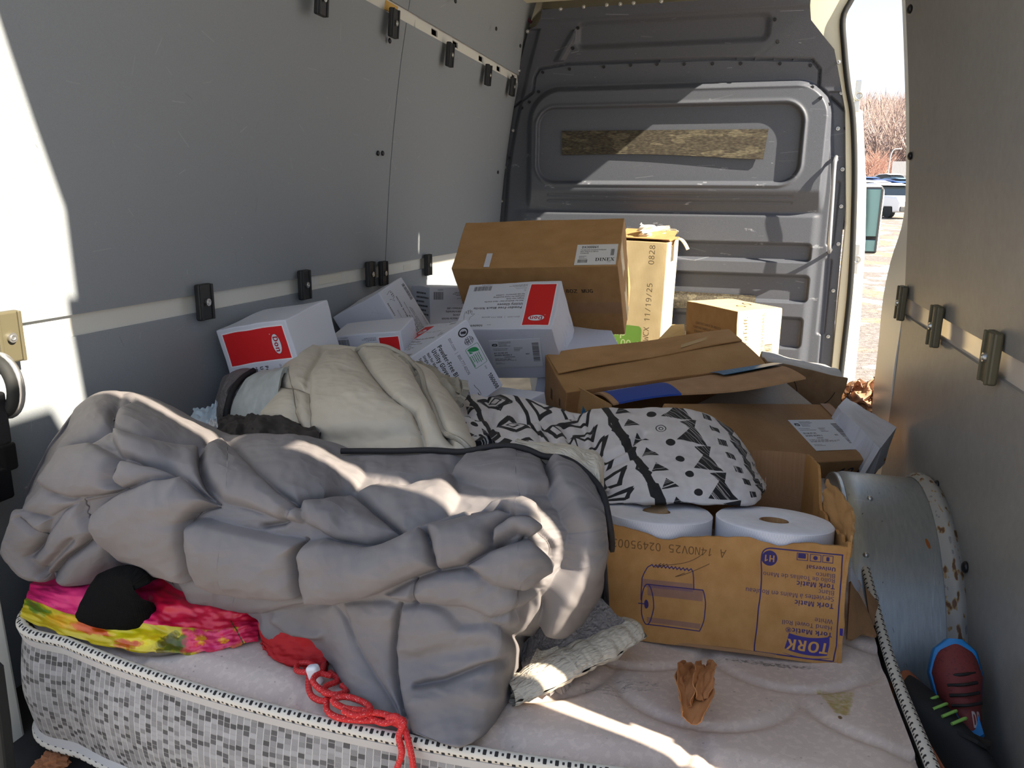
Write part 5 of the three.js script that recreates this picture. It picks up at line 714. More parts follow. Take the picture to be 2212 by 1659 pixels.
{ // cream quilt behind it
  const cols = [[545, 893, -1.42, 548, 880, -1.5], [580, 902, -1.38, 572, 842, -1.56], [640, 915, -1.36, 610, 785, -1.62], [668, 962, -1.30, 650, 750, -1.66], [740, 985, -1.28, 700, 743, -1.68], [810, 990, -1.27, 765, 750, -1.68], [880, 992, -1.26, 830, 757, -1.67], [930, 992, -1.26, 885, 778, -1.66], [985, 990, -1.25, 935, 815, -1.63], [1018, 985, -1.26, 975, 870, -1.58], [1030, 980, -1.3, 1000, 930, -1.5]].map(([a, b, z, c, d, zc]) => ({ f: [a, b], fz: z, c: [c, d], cz: zc }));
  const p = (h, w, pts, lift = 0) => ({ h, w, p: pts, lift });
  const puffs = [
    p(.03, 36, [[520, 900], [560, 850], [590, 829], [626, 836], [632, 860], [628, 890], [645, 920], [590, 920]]),
    p(.03, 36, [[588, 827], [600, 780], [650, 725], [700, 715], [690, 760], [664, 800], [655, 836], [628, 833]]),
    p(.03, 30, [[630, 838], [662, 842], [664, 880], [668, 900], [676, 935], [664, 950], [648, 922], [631, 890], [636, 862]]),
    p(.05, 80, [[666, 845], [668, 800], [700, 755], [760, 750], [800, 800], [850, 860], [890, 890], [905, 925], [915, 975], [900, 1000], [680, 985], [670, 930]], .008),
    p(.035, 40, [[768, 745], [838, 735], [880, 770], [912, 830], [945, 890], [960, 940], [1010, 985], [925, 990], [912, 935], [895, 892], [848, 856], [800, 800]], .012),
    p(.03, 24, [[845, 740], [900, 765], [960, 810], [1000, 870], [1030, 960], [1025, 990], [985, 985], [965, 930], [930, 850], [890, 790]], .012),
  ];
  const q = heap({ origin: V3(-0.62, 0.25, -1.5), k: .55, sink: .012, cols, puffs, nu: 210, nv: 150, g: (t) => 0.1 * t + 0.9 * t ** 2.2, back: V3(0, -0.22, -0.14), wrinkle: .005, fine: .0008, relax: 2, creases: [{ p: [[850, 770], [890, 800], [925, 860], [945, 910], [975, 960]], w: 6, h: -.008 }, { p: [[672, 945], [740, 952], [830, 950], [900, 940]], w: 16, h: -.012 }, { p: [[700, 840], [780, 800], [830, 830]], w: 24, h: -.006 }] });
  const o = V3(-0.62, 0.25, -1.5), t = thing('cream_quilt', 'cream quilted comforter bunched up in the middle, before the white glove cartons', 'comforter', o.toArray());
  mesh('quilted_cover', q.geo, creamCloth, t);
  const line = (pts, r, lift, n = 46, it = 8) => tube(calm(dense(pts, n).map(([x, y]) => q.on(x, y, lift)), it), r, n * 2, 5);
  mesh('seam', [[[588, 828], [628, 834], [664, 842]], [[626, 800], [629, 850], [632, 880], [647, 912]], [[768, 750], [800, 800], [850, 857], [893, 892], [906, 928]], [[664, 842], [668, 890], [676, 935]]].map((s) => line(s, .0012, .0004)), std({ color: 0x8a8172, roughness: .9 }), t);
  mesh('gathered_edge', line([[770, 752], [838, 760], [890, 785], [930, 850], [962, 925], [1012, 980]], .006, .004, 60, 6), creamCloth, t);
  // a loose grey-beige corner under the text carton
  const A = (x, y, z) => at(x, y, { z }).sub(o), L = (list, th, amp, sd) => loft(list, th, amp, sd, 40, 16, 6, 3);
  mesh('loose_corner', L([[A(858, 790, -1.6), A(850, 768, -1.66), A(846, 760, -1.72)], [A(925, 830, -1.56), A(905, 790, -1.64), A(900, 778, -1.72)], [A(965, 870, -1.53), A(955, 820, -1.6), A(945, 800, -1.7)], [A(990, 860, -1.52), A(993, 832, -1.58), A(985, 818, -1.66)], [A(1000, 842, -1.53), A(1000, 832, -1.57), A(994, 822, -1.62)]], .014, .014, 4), std({ map: clothMap([150, 143, 128], 7.2), roughness: .75 }), t);
}
{ // black and white patterned duvet
  const cols = [[968, 935, -1.42, 962, 872, -1.6], [1010, 962, -1.36, 990, 846, -1.7], [1090, 975, -1.34, 1060, 842, -1.72], [1180, 990, -1.33, 1130, 848, -1.72], [1262, 1040, -1.27, 1220, 872, -1.68], [1292, 1084, -1.26, 1275, 876, -1.66], [1380, 1086, -1.28, 1360, 880, -1.66], [1480, 1086, -1.30, 1450, 878, -1.66], [1560, 1090, -1.32, 1520, 888, -1.64], [1630, 1085, -1.36, 1575, 920, -1.60], [1654, 1062, -1.42, 1618, 980, -1.54], [1660, 1045, -1.46, 1645, 1025, -1.5]].map(([a, b, z, c, d, zc]) => ({ f: [a, b], fz: z, c: [c, d], cz: zc }));
  const p = (h, w, pts, lift = 0) => ({ h, w, p: pts, lift });
  const puffs = [
    p(.04, 46, [[950, 930], [940, 850], [990, 815], [1045, 815], [1062, 880], [1055, 910], [1040, 970], [1000, 985]]),
    p(.034, 40, [[1050, 880], [1060, 815], [1130, 815], [1230, 850], [1240, 880], [1150, 882], [1080, 900]]),
    p(.034, 40, [[1058, 905], [1090, 890], [1150, 885], [1165, 910], [1180, 960], [1185, 1010], [1080, 1000], [1050, 970]]),
    p(.026, 26, [[1160, 888], [1240, 880], [1270, 900], [1280, 960], [1262, 1010], [1200, 1010], [1178, 950]]),
    p(.07, 110, [[1240, 880], [1290, 850], [1460, 845], [1560, 870], [1640, 950], [1690, 1060], [1640, 1120], [1280, 1115], [1285, 1040], [1265, 960], [1262, 920]], .008),
    p(.02, 20, [[1225, 1010], [1270, 985], [1290, 1030], [1300, 1085], [1270, 1060]]),
  ];
  const creases = [[[1270, 900], [1290, 960], [1284, 1030]], [[1310, 985], [1350, 975], [1390, 945]], [[1275, 1010], [1320, 1000], [1370, 990]], [[1180, 900], [1200, 940], [1215, 990]], [[1120, 880], [1160, 900], [1200, 890]], [[1000, 880], [1030, 890], [1060, 880]], [[1220, 905], [1240, 940], [1250, 985]]].map((q) => ({ p: q, w: 7, h: -.011 }));
  const q = heap({ origin: V3(-0.1, 0.4, -1.5), k: .5, sink: .03, cols, puffs, creases, nu: 260, nv: 140, g: (t) => 0.3 * t + 0.7 * t ** 1.8, back: V3(0, -0.12, -0.12), wrinkle: .005, fine: .0014, uvUnit: true, relax: 1 });
  const fab = tex(canvas(2048, 700, (x, w, h) => {
    x.fillStyle = '#c9c4c2'; x.fillRect(0, 0, w, h); const r = rng(404), im = x.getImageData(0, 0, w, h); for (let k = 0; k < w * h; k++) { const n = 7 * fbm((k % w) / 60, Math.floor(k / w) / 60, 2, 3); for (let c = 0; c < 3; c++) im.data[k * 4 + c] += n; } x.putImageData(im, 0, 0);
    const ink = '#1b1b1d', brush = (pts, wd, closed) => { x.strokeStyle = ink; for (let k = 0; k < 5; k++) { x.lineWidth = wd * (k ? 0.26 : 0.72); x.beginPath(); pts.forEach(([a, b], i) => { const q = [a + (r() - 0.5) * wd * (k ? 1.1 : 0.1), b + (r() - 0.5) * wd * (k ? 1.1 : 0.1)]; i ? x.lineTo(...q) : x.moveTo(...q); }); if (closed) x.closePath(); x.stroke(); } };
    const scratch = (pts, ang) => { x.save(); x.beginPath(); pts.forEach((q, i) => i ? x.lineTo(...q) : x.moveTo(...q)); x.closePath(); x.clip(); x.fillStyle = ink; x.fillRect(0, 0, w, h); x.strokeStyle = '#c9c4c2'; const cx = pts.reduce((s, q) => s + q[0], 0) / pts.length, cy = pts.reduce((s, q) => s + q[1], 0) / pts.length; for (let k = 0; k < 9; k++) { x.lineWidth = 0.8 + 2.4 * r(); const o = (r() - 0.5) * 120; x.beginPath(); x.moveTo(cx - 110 * Math.cos(ang) - o * Math.sin(ang), cy - 110 * Math.sin(ang) + o * Math.cos(ang)); x.lineTo(cx + (20 + 90 * r()) * Math.cos(ang) - o * Math.sin(ang), cy + (20 + 90 * r()) * Math.sin(ang) + o * Math.cos(ang)); x.stroke(); } x.restore(); };
    const tri = (cx, cy, s, a) => scratch([0, 2.1, 4.2].map((k) => [cx + s * Math.cos(a + k), cy + s * Math.sin(a + k)]), a + 0.3), dot = (a, b, s) => { x.strokeStyle = ink; x.lineWidth = 4; x.fillStyle = ink; x.beginPath(); x.ellipse(a, b, s, s * 1.05, 0, 0, 7); r() < 0.6 ? x.fill() : x.stroke(); x.beginPath(); x.arc(a, b, s * 0.4, 0, 7); x.stroke(); };
    // bands run down the cloth; x here goes along the pillow
    const band = (f) => { for (let y = -20; y < h + 40; y += 1) f(y); };
    const slant = (x0, y) => x0 + (y - 350) * 0.29;
    const stripe = (x0, wd) => brush([...Array(16)].map((_, i) => [slant(x0, i * 48 - 10), i * 48 - 10]), wd);
    stripe(1106, 46); stripe(620, 30); stripe(330, 36);
    for (let y = 10; y < h; y += 112) { const s = slant(1180, y); tri(s, y + 20, 42, 2.4); dot(slant(1290, y + 60), y + 60, 21); }
    for (let y = 0; y < h; y += 190) { tri(slant(1420, y + 50), y + 50, 92, .5 + .2 * r()); scratch([[slant(1400, y + 120), y + 120], [slant(1500, y + 100), y + 100], [slant(1440, y + 205), y + 205]], .8); }
    for (let y = 10; y < h; y += 100) { const s = slant(1575, y); scratch([[s, y], [s + 54, y + 6], [s + 56, y + 52], [s + 4, y + 48]], 1.3); }
    for (let y = 0; y < h; y += 180) { tri(slant(1730, y + 50), y + 50, 88, 3.6); scratch([[slant(1690, y + 120), y + 120], [slant(1790, y + 110), y + 110], [slant(1770, y + 190), y + 190], [slant(1680, y + 180), y + 180]], .4); }
    for (let y = 20; y < h; y += 112) { dot(slant(1860, y), y, 20); tri(slant(1945, y + 46), y + 46, 44, .4); }
    for (let y = 10; y < h; y += 235) { const s = slant(960, y); brush([[s - 150, y + 120], [s + 70, y - 20], [s + 40, y + 90]], 22, true); brush([[s - 70, y + 190], [s + 90, y + 130], [s + 70, y + 185]], 20, true); brush([[s - 210, y + 30], [s - 150, y - 40], [s - 90, y + 50]], 20); brush([[s - 230, y + 210], [s - 150, y + 110]], 22); }
    for (let y = 20; y < h; y += 230) { const s = slant(480, y); brush([[s - 80, y + 50], [s, y - 40], [s + 90, y + 40], [s + 10, y + 130]], 30, true); brush([[s - 28, y + 46], [s + 6, y + 6], [s + 38, y + 42], [s + 4, y + 78]], 12, true); }
    for (let y = 10; y < h; y += 170) { const s = slant(680, y); brush([[s, y], [s + 90, y + 30], [s + 40, y + 110]], 20, true); }
    for (let y = 20; y < h; y += 112) { dot(slant(250, y), y, 20); tri(slant(290, y + 50), y + 50, 34, 2); tri(slant(150, y + 20), y + 30, 70, 1 + r()); scratch([[slant(40, y), y], [slant(110, y + 20), y + 20], [slant(50, y + 70), y + 70]], 1); }
  }));
  const o = V3(-0.1, 0.4, -1.5), t = thing('patterned_duvet', 'white duvet with black brush-stroke triangles and dots lying across the towel rolls', 'bedding', o.toArray());
  mesh('printed_cover', q.geo, std({ map: fab, roughness: 0.8, bumpMap: weave, bumpScale: 0.0003 }), t);
}
// general cloth patch between two lists of points
const patch = (rows, th, amp, sd, nu = 40, nv = 20, fx = 6, fy = 4) => loft(rows[0].map((_, i) => rows.map((q) => q[i])), th, amp, sd, nu, nv, fx, fy);
const By = (list) => list.map(([x, y, h]) => at(x, y, { y: h })), Bz = (list) => list.map(([x, y, z]) => at(x, y, { z }));
{ // folded grey quilt end standing up by the left wall
  const o = at(520, 900, { z: -1.5 }), t = thing('folded_quilt', 'folded end of a grey and pale quilt with black piping, upright by the left wall', 'comforter', [o.x, o.y - 0.1, o.z]), s = t.position.clone(), rel = (g) => g.translate(-s.x, -s.y, -s.z);
  mesh('grey_side', rel(patch([Bz([[452, 925, -1.44], [500, 925, -1.4], [560, 915, -1.42]]), Bz([[466, 860, -1.5], [480, 850, -1.47], [490, 850, -1.46]]), Bz([[482, 815, -1.56], [505, 802, -1.55], [545, 798, -1.56]]), Bz([[500, 812, -1.66], [540, 802, -1.66], [580, 802, -1.66]])], .014, .005, 3, 40, 30, 3, 2)), greyCloth, t);
  mesh('pale_side', rel(patch([Bz([[496, 925, -1.40], [545, 920, -1.38], [600, 915, -1.40]]), Bz([[502, 870, -1.43], [545, 862, -1.41], [600, 855, -1.44]]), Bz([[530, 822, -1.48], [562, 812, -1.48], [610, 800, -1.5]]), Bz([[560, 802, -1.54], [590, 797, -1.54], [625, 790, -1.55]])], .014, .005, 8, 40, 30, 3, 2)), std({ map: clothMap([170, 176, 174], 3.2), roughness: .75 }), t);
  mesh('black_piping', tube(Bz([[486, 925, -1.40], [490, 885, -1.42], [500, 850, -1.44], [522, 818, -1.5], [548, 800, -1.55]]).map((p) => p.sub(s)), .007, 40, 8), pipeMat, t);
}
{ const g = patch([Bz([[470, 938, -1.2], [560, 950, -1.18], [680, 975, -1.16]]), Bz([[472, 912, -1.26], [560, 915, -1.24], [690, 945, -1.22]]), Bz([[480, 903, -1.33], [560, 897, -1.32], [680, 920, -1.3]]), Bz([[490, 908, -1.42], [570, 905, -1.42], [680, 925, -1.42]])], .02, .022, 5, 60, 30, 5, 3);
  tag(mesh('black_garment', g, std({ map: clothMap([44, 40, 38], 2.5), roughness: .85 })), 'crumpled black garment between the grey quilt and the cream quilt', 'clothing'); }
tag(mesh('blue_paper', patch([Bz([[412, 900, -1.32], [440, 915, -1.3], [462, 925, -1.3]]), Bz([[420, 884, -1.4], [450, 878, -1.4], [470, 868, -1.42]])], .004, .012, 6, 16, 10), std({ color: 0xa9bccb, roughness: .6 })), 'crumpled pale blue plastic sheet against the left wall behind the grey quilt', 'plastic');
tag(mesh('white_tissue', patch([Bz([[448, 925, -1.25], [470, 938, -1.22]]), Bz([[455, 905, -1.27], [468, 912, -1.25]])], .003, .014, 9, 12, 12), std({ color: 0xd4d4d2, roughness: .8 })), 'small white scrap at the left end of the black garment', 'paper');
{ // flowered shopping bag
  const rows = [By([[44, 1330, .246], [150, 1372, .246], [300, 1406, .246], [400, 1410, .246], [480, 1400, .248], [558, 1385, .247]]), By([[54, 1295, .254], [160, 1335, .256], [300, 1352, .262], [400, 1365, .262], [480, 1365, .262], [560, 1355, .256]]), By([[66, 1264, .262], [170, 1290, .275], [300, 1300, .285], [400, 1312, .285], [490, 1322, .28], [566, 1326, .265]]), By([[80, 1240, .27], [180, 1240, .285], [300, 1235, .30], [400, 1260, .30], [490, 1280, .29], [570, 1300, .27]])];
  const face = tex(canvas(1024, 400, (x, w, h) => {
    const r = rng(55); x.fillStyle = '#d9247f'; x.fillRect(0, 0, w, h); const im = x.getImageData(0, 0, w, h); for (let j = 0; j < h; j++) for (let i = 0; i < w; i++) { const k = (j * w + i) * 4, m = smooth(i + 40 * fbm(i / 80, j / 80, 1, 2), 430, 520); im.data[k] = lerp(226, 206, m); im.data[k + 1] = lerp(40, 18, m); im.data[k + 2] = lerp(112, 56, m); } x.putImageData(im, 0, 0);
    const y0 = h * 0.62; x.fillStyle = '#c9b21c'; x.fillRect(0, y0, w, h - y0);
    const blob = (a, b, s, c, n = 60, e = 0.5) => { for (let i = 0; i < n; i++) { x.fillStyle = `rgba(${c.map((q) => q + 30 * (r() - 0.5)).join()},${0.25 + 0.3 * r()})`; x.beginPath(); x.ellipse(a + s * (r() + r() - 1), b + s * e * (r() + r() - 1), s * 0.3 * (0.4 + r()), s * 0.22 * (0.4 + r()), 3 * r(), 0, 7); x.fill(); } };
    x.save(); x.beginPath(); x.rect(0, y0, w, h); x.clip(); blob(60, y0 + 50, 70, [96, 130, 26]); blob(170, y0 + 70, 80, [226, 168, 12]); blob(270, y0 + 70, 70, [208, 82, 18]); blob(330, y0 + 40, 40, [70, 96, 24]); blob(420, y0 + 70, 110, [226, 208, 16]); blob(380, y0 + 120, 50, [196, 70, 30], 20); blob(570, y0 + 100, 70, [84, 92, 24], 90, 1); blob(620, y0 + 60, 40, [96, 104, 28]);
    for (let k = 0; k < 2; k++) blob(720 + k * 120, y0 + 80, 110, [222, 44, 96], 120, 0.8); for (let i = 0; i < 40; i++) { x.strokeStyle = `rgba(240,150,190,${0.3 * r()})`; x.lineWidth = 1 + 3 * r(); x.beginPath(); const a = 640 + 260 * r(), b = y0 + 150 * r(); x.moveTo(a, b); x.lineTo(a + 40 * (r() - 0.5), b + 50 * r()); x.stroke(); } blob(705, y0 + 70, 38, [236, 176, 22], 50, 1); blob(830, y0 + 90, 34, [238, 168, 26], 50, 1); x.restore();
    x.fillStyle = '#cf1d4b'; x.beginPath(); x.moveTo(900, y0 - 40); x.lineTo(w, y0 - 40); x.lineTo(w, h); x.lineTo(950, h); x.fill(); x.strokeStyle = '#3f4a1e'; x.lineWidth = 6; x.beginPath(); x.moveTo(850, y0 - 60); x.lineTo(900, y0 + 20); x.lineTo(940, h); x.stroke();
    x.strokeStyle = 'rgba(150,16,84,.8)'; x.lineWidth = 3; x.setLineDash([9, 5]); x.beginPath(); x.moveTo(0, y0 - 22); x.lineTo(w * 0.62, y0 - 22); x.stroke();
  }));
  const t = thing('shopping_bag', 'flattened pink plastic shopping bag with yellow and pink flowers at the mattress edge', 'bag', [-0.82, 0.23, -0.85]), s = t.position.clone();
  mesh('bag_sheet', patch(rows, .004, .008, 7, 120, 60, 7, 4).translate(-s.x, -s.y, -s.z), new THREE.MeshPhysicalMaterial({ map: face, roughness: .38, clearcoat: .25, clearcoatRoughness: .3 }), t);
}
{ // knitted cap
  const kn = new THREE.MeshPhysicalMaterial({ specularIntensity: .15, map: pixelTex(128, 128, (u, v, i, j) => { const b = 17 + ((i % 6) < 3 ? 5 : 0) + 8 * fbm(u * 30, v * 30, 2, 2); return [b, b, b]; }, [30, 30]), roughness: 1, bumpMap: weave, bumpScale: .001 });
  const o = at(252, 1320, { y: .28 }), t = thing('knit_cap', 'black knitted cap lying on the pink flowered bag', 'hat', o.toArray());
  const cols = [[182, 1324, 212, 1272], [194, 1331, 218, 1260], [214, 1338, 228, 1250], [250, 1343, 256, 1238], [292, 1343, 288, 1236], [312, 1338, 304, 1246], [320, 1330, 312, 1262]].map(([a, b, c, d], i) => ({ f: [a, b], fy: .262, c: [c, d], cz: -.865 }));
  const q = heap({ origin: o, k: .36, sink: 0, cols, puffs: [{ h: .035, w: 46, lift: .01, p: [[158, 1338], [205, 1235], [250, 1215], [300, 1212], [335, 1240], [346, 1345], [300, 1366], [240, 1366], [190, 1355]] }], nu: 70, nv: 60, nBack: 14, back: V3(0, -.04, -.05), wrinkle: .003, fine: .0008, relax: 1, g: (t) => t ** 1.5 });
  mesh('crown', q.geo, kn, t);
}
{ // red garment with its cord
  const t = thing('red_shorts', 'red fabric garment with a red speckled drawcord spilling over the mattress edge', 'clothing', at(650, 1420, { y: .24 }).toArray()), s = t.position.clone();
  mesh('fabric', patch([By([[572, 1400, .246], [592, 1425, .244], [640, 1438, .244], [704, 1450, .244]]), By([[562, 1375, .252], [600, 1395, .256], [650, 1405, .256], [706, 1425, .252]]), By([[556, 1345, .27], [600, 1350, .28], [660, 1370, .28], [720, 1390, .27]])], .006, .003, 3, 40, 24).translate(-s.x, -s.y, -s.z), std({ color: 0xb01015, roughness: .75 }), t);
  const cordT = std({ map: pixelTex(64, 64, (u, v) => (fbm(u * 14, v * 14, 3, 1) > .42 ? [230, 190, 186] : [196, 22, 24]), [24, 1]), roughness: .6 });
  const c = (list, n = 120) => tube(new THREE.CatmullRomCurve3(list.map(([x, y, h]) => (h < 0 ? at(x, y, { z: h }) : at(x, y, { y: h })).sub(s)), false, 'centripetal').getPoints(60), .0042, n, 8);
  mesh('drawcord', [c([[690, 1448, .25], [668, 1432, .252], [645, 1434, .25], [640, 1447, .25], [660, 1452, .256], [690, 1450, .26], [700, 1436, .25]]), c([[668, 1455, .25], [666, 1480, .247], [675, 1505, .247], [700, 1514, .248], [712, 1500, .25], [690, 1488, .258], [676, 1470, .262], [690, 1455, .26], [715, 1460, .256]]), c([[712, 1452, .25], [730, 1470, .25], [705, 1482, .252], [700, 1496, .256], [730, 1500, .256], [750, 1490, .25], [738, 1480, .25]]), c([[705, 1512, .25], [707, 1535, .247], [730, 1550, .247], [780, 1556, .247], [840, 1558, .248], [868, 1568, .25], [845, 1548, .256], [790, 1536, .258], [740, 1528, .256], [718, 1512, .262], [745, 1505, .262], [790, 1520, .26], [800, 1536, .262], [770, 1545, .262], [740, 1535, .264]]), c([[790, 1545, .25], [830, 1562, .25], [858, 1555, .256], [872, 1560, -.765], [862, 1590, -.758], [868, 1625, -.752], [856, 1665, -.75], [850, 1700, -.75]]), c([[835, 1550, .256], [856, 1548, .26], [872, 1570, -.768], [884, 1610, -.756], [892, 1650, -.752], [896, 1700, -.75]])], cordT, t);
  mesh('cord_lock', [box(.018, .03, .014, 0, 0, 0, .005).applyMatrix4(new THREE.Matrix4().makeRotationZ(.3).setPosition(at(680, 1458, { y: .256 }).sub(s)))], std({ color: 0xdedede, roughness: .4 }), t);
}
// crumpled papers
function crumple(name, label, cat, c, size, col, seed, sq = [1, 1, 1]) {
  const g = new THREE.IcosahedronGeometry(1, 5), p = g.attributes.position; for (let k = 0; k < p.count; k++) { const v = V3(p.getX(k), p.getY(k), p.getZ(k)); let f = 0; for (let i = 1; i < 4; i++) f += Math.abs(noise(v.x * 1.6 * i + seed, v.y * 1.6 * i, v.z * 1.6 * i)) / i; const s = .62 + .62 * f + .25 * noise(v.x + seed, v.y, v.z); p.setXYZ(k, v.x * s * sq[0] * size, v.y * s * sq[1] * size, v.z * s * sq[2] * size); }
  g.computeVertexNormals(); const m = tag(mesh(name, g, std({ map: clothMap(col, seed), roughness: .8, flatShading: true, side: THREE.DoubleSide })), label, cat); m.position.copy(c); return m;
}
{
  const c = at(1502, 1490, { y: .262 }), t = thing('crumpled_paper', 'small crumpled brown paper scrap lying alone on the bare mattress', 'paper', [c.x, .24, c.z]), m = std({ map: clothMap([168, 112, 66], 3), roughness: .75 });
  const leaf = (x0, len, wd, lean, tw, sd) => surf(20, 24, (u, v) => { const a = (u - .5) * 2, w = wd * Math.sin(Math.PI * (.12 + .8 * v)) ** .7, cup = .7 * a * a; return V3(x0 + a * w * Math.cos(tw) + .005 * fbm(u * 3, v * 3, sd, 2), .012 + .028 * cup * wd / .02 * .6 + .012 * Math.sin(Math.PI * v) + .005 * fbm(u * 4, v * 3, sd + 1, 2), lerp(.06, -.055, v) * len + a * w * Math.sin(tw) * lean); }, .0012);
  mesh('paper_fold', leaf(0, 1, .026, .6, .3, 2), m, t); mesh('paper_fold', leaf(-.008, .75, .022, .6, .9, 5).translate(-.004, .006, -.008), m, t); mesh('paper_fold', leaf(.006, .7, .018, .8, -.7, 9).translate(.004, .014, -.014), m, t);
}
{ const c = at(1878, 864, { z: -2.58 }), t = thing('packing_paper', 'crumpled thin brown packing paper in the sun beside the door jamb', 'paper', c.toArray()), m = new THREE.MeshPhysicalMaterial({ color: 0xc49a78, roughness: .7, transmission: .35, thickness: 0, side: THREE.DoubleSide });
  [[-.02, -.02, 0, 1], [.03, .01, .01, 2], [-.03, .0, .02, 3], [.01, -.03, -.02, 4]].forEach(([a, b, d, k]) => mesh('paper_fold', surf(26, 26, (u, v) => V3(a + (u - .5) * .11 + .035 * fbm(u * 3, v * 3, k * 2.2, 3), b + (v - .5) * .09 + .04 * fbm(u * 4, v * 3, k * 3.1, 4), d + .06 * fbm(u * 4, v * 4, k * 4.3, 4))), m, t)); }
// shoes between the mattress and the right wall
function shoe(name, label, pos, ang, upper, sole, tongue, extra) {
  const t = thing(name, label, 'shoe', pos, ang); t.scale.setScalar(.8);
  const outline = (v) => interp([[0, .030], [.08, .036], [.3, .032], [.5, .034], [.75, .046], [.92, .036], [1, .012]], v);
  mesh('sole', surf(24, 40, (u, v) => { const a = u * Math.PI * 2, w = outline(v); return V3(w * Math.cos(a) * 1.08, (Math.sin(a) > 0 ? .028 : 0) + .006 * Math.sin(a) + .014 * smooth(v, .75, 1), lerp(.135, -.135, v)); }), sole, t);
  mesh('upper', surf(28, 40, (u, v) => { const a = (u - .5) * Math.PI, w = outline(v), h = interp([[0, .075], [.1, .085], [.38, .08], [.6, .062], [.85, .04], [1, .022]], v); return V3(w * Math.sin(a) * (1 - .1 * Math.cos(a)), .022 + h * Math.max(0, Math.cos(a)) ** .7 * (v < .38 ? .98 : 1), lerp(.13, -.132, v)); }, .003), upper, t);
  mesh('tongue', surf(8, 12, (u, v) => V3((u - .5) * .042, .075 + .03 * v, lerp(0, .035, v) + .01 * Math.sin(u * 3)), .006), tongue, t);
  mesh('laces', [0, 1, 2, 3].map((k) => tube([V3(-.026, .085 - k * .009, -.01 - k * .018), V3(0, .099 - k * .009, -.014 - k * .018), V3(.026, .085 - k * .009, -.02 - k * .018)], .003, 10, 6)), extra, t);
  return t;
}
{
  const blue = std({ color: 0x1676b8, roughness: .5 }), maroon = std({ map: canvasMaroon(), roughness: .7 }), blk = std({ color: 0x151516, roughness: .7 }), org = std({ color: 0x9a5a3a, roughness: .7 }), green = std({ color: 0x86b858, roughness: .6 });
  function canvasMaroon() { return tex(canvas(256, 256, (x, w, h) => { x.fillStyle = '#6e2a28'; x.fillRect(0, 0, w, h); const r = rng(3); for (let k = 0; k < 500; k++) { x.fillStyle = `rgba(40,16,18,${.1 + .2 * r()})`; x.fillRect(w * r(), h * r(), 12 * r(), 3); } txt(x, 'DR', w * .55, h * .6, 40, { bold: true, color: '#b8a8a4' }); })); }
  const a = at(2080, 1500, { x: .395 }), b = at(2018, 1545, { x: .335 });
  shoe('shoe', 'blue and maroon sports shoe standing on its heel against the right wall', [a.x - .005, a.y - .03, a.z], [8, 58, 10], maroon, blue, blue, blk);
  shoe('shoe', 'black and tan sports shoe wedged beside the mattress, nearer the mattress than the blue shoe', [b.x, b.y - .06, b.z], [30, 30, -20], blk, org, blk, green);
  const c = at(2040, 1640, { y: .03 }); tag(mesh('blue_bag', patch([By([[2000, 1700, .03], [2060, 1700, .03]]), By([[2000, 1590, .05], [2070, 1600, .05]]), By([[1985, 1540, .10], [2050, 1540, .12]])], .01, .02, 4, 24, 24), std({ color: 0x1b7ac0, roughness: .5 })), 'bright blue fabric crumpled under the shoes beside the mattress', 'fabric');
}
crumple('food_scrap', 'small yellow and red scrap on the floor under the front left mattress corner', 'litter', at(112, 1647, { y: .02 }), .022, [150, 96, 60], 4.4, [1.3, .6, 1]);
// latch and stop on the left rear pillar
{
  const t = thing('door_latch', 'black latch and rubber stop on the left rear door pillar', 'latch', [-1.12, .5, -.93]);
  const A = (x, y, z) => at(x, y, { z }).sub(t.position), bx = (x, y, z, w, h, d, m, n) => { const p = A(x, y, z); mesh(n, box(w, h, d, p.x, p.y, p.z, .006), m, t); };
  { const p = A(-2, 835, -.95); mesh('rubber_stop', [new THREE.TorusGeometry(.042, .012, 12, 28).scale(.75, 1, 1).translate(p.x, p.y, p.z)], M.rubber, t); mesh('stop_ring', [new THREE.TorusGeometry(.052, .006, 10, 28).scale(.75, 1, 1).translate(p.x, p.y, p.z - .008)], M.steel, t); }
  bx(-6, 905, -.93, .02, .09, .03, M.black, 'latch_arm'); bx(2, 985, -.97, .045, .05, .03, M.dark, 'latch_body'); bx(-6, 1045, -.95, .03, .06, .04, M.black, 'latch_hook');
}

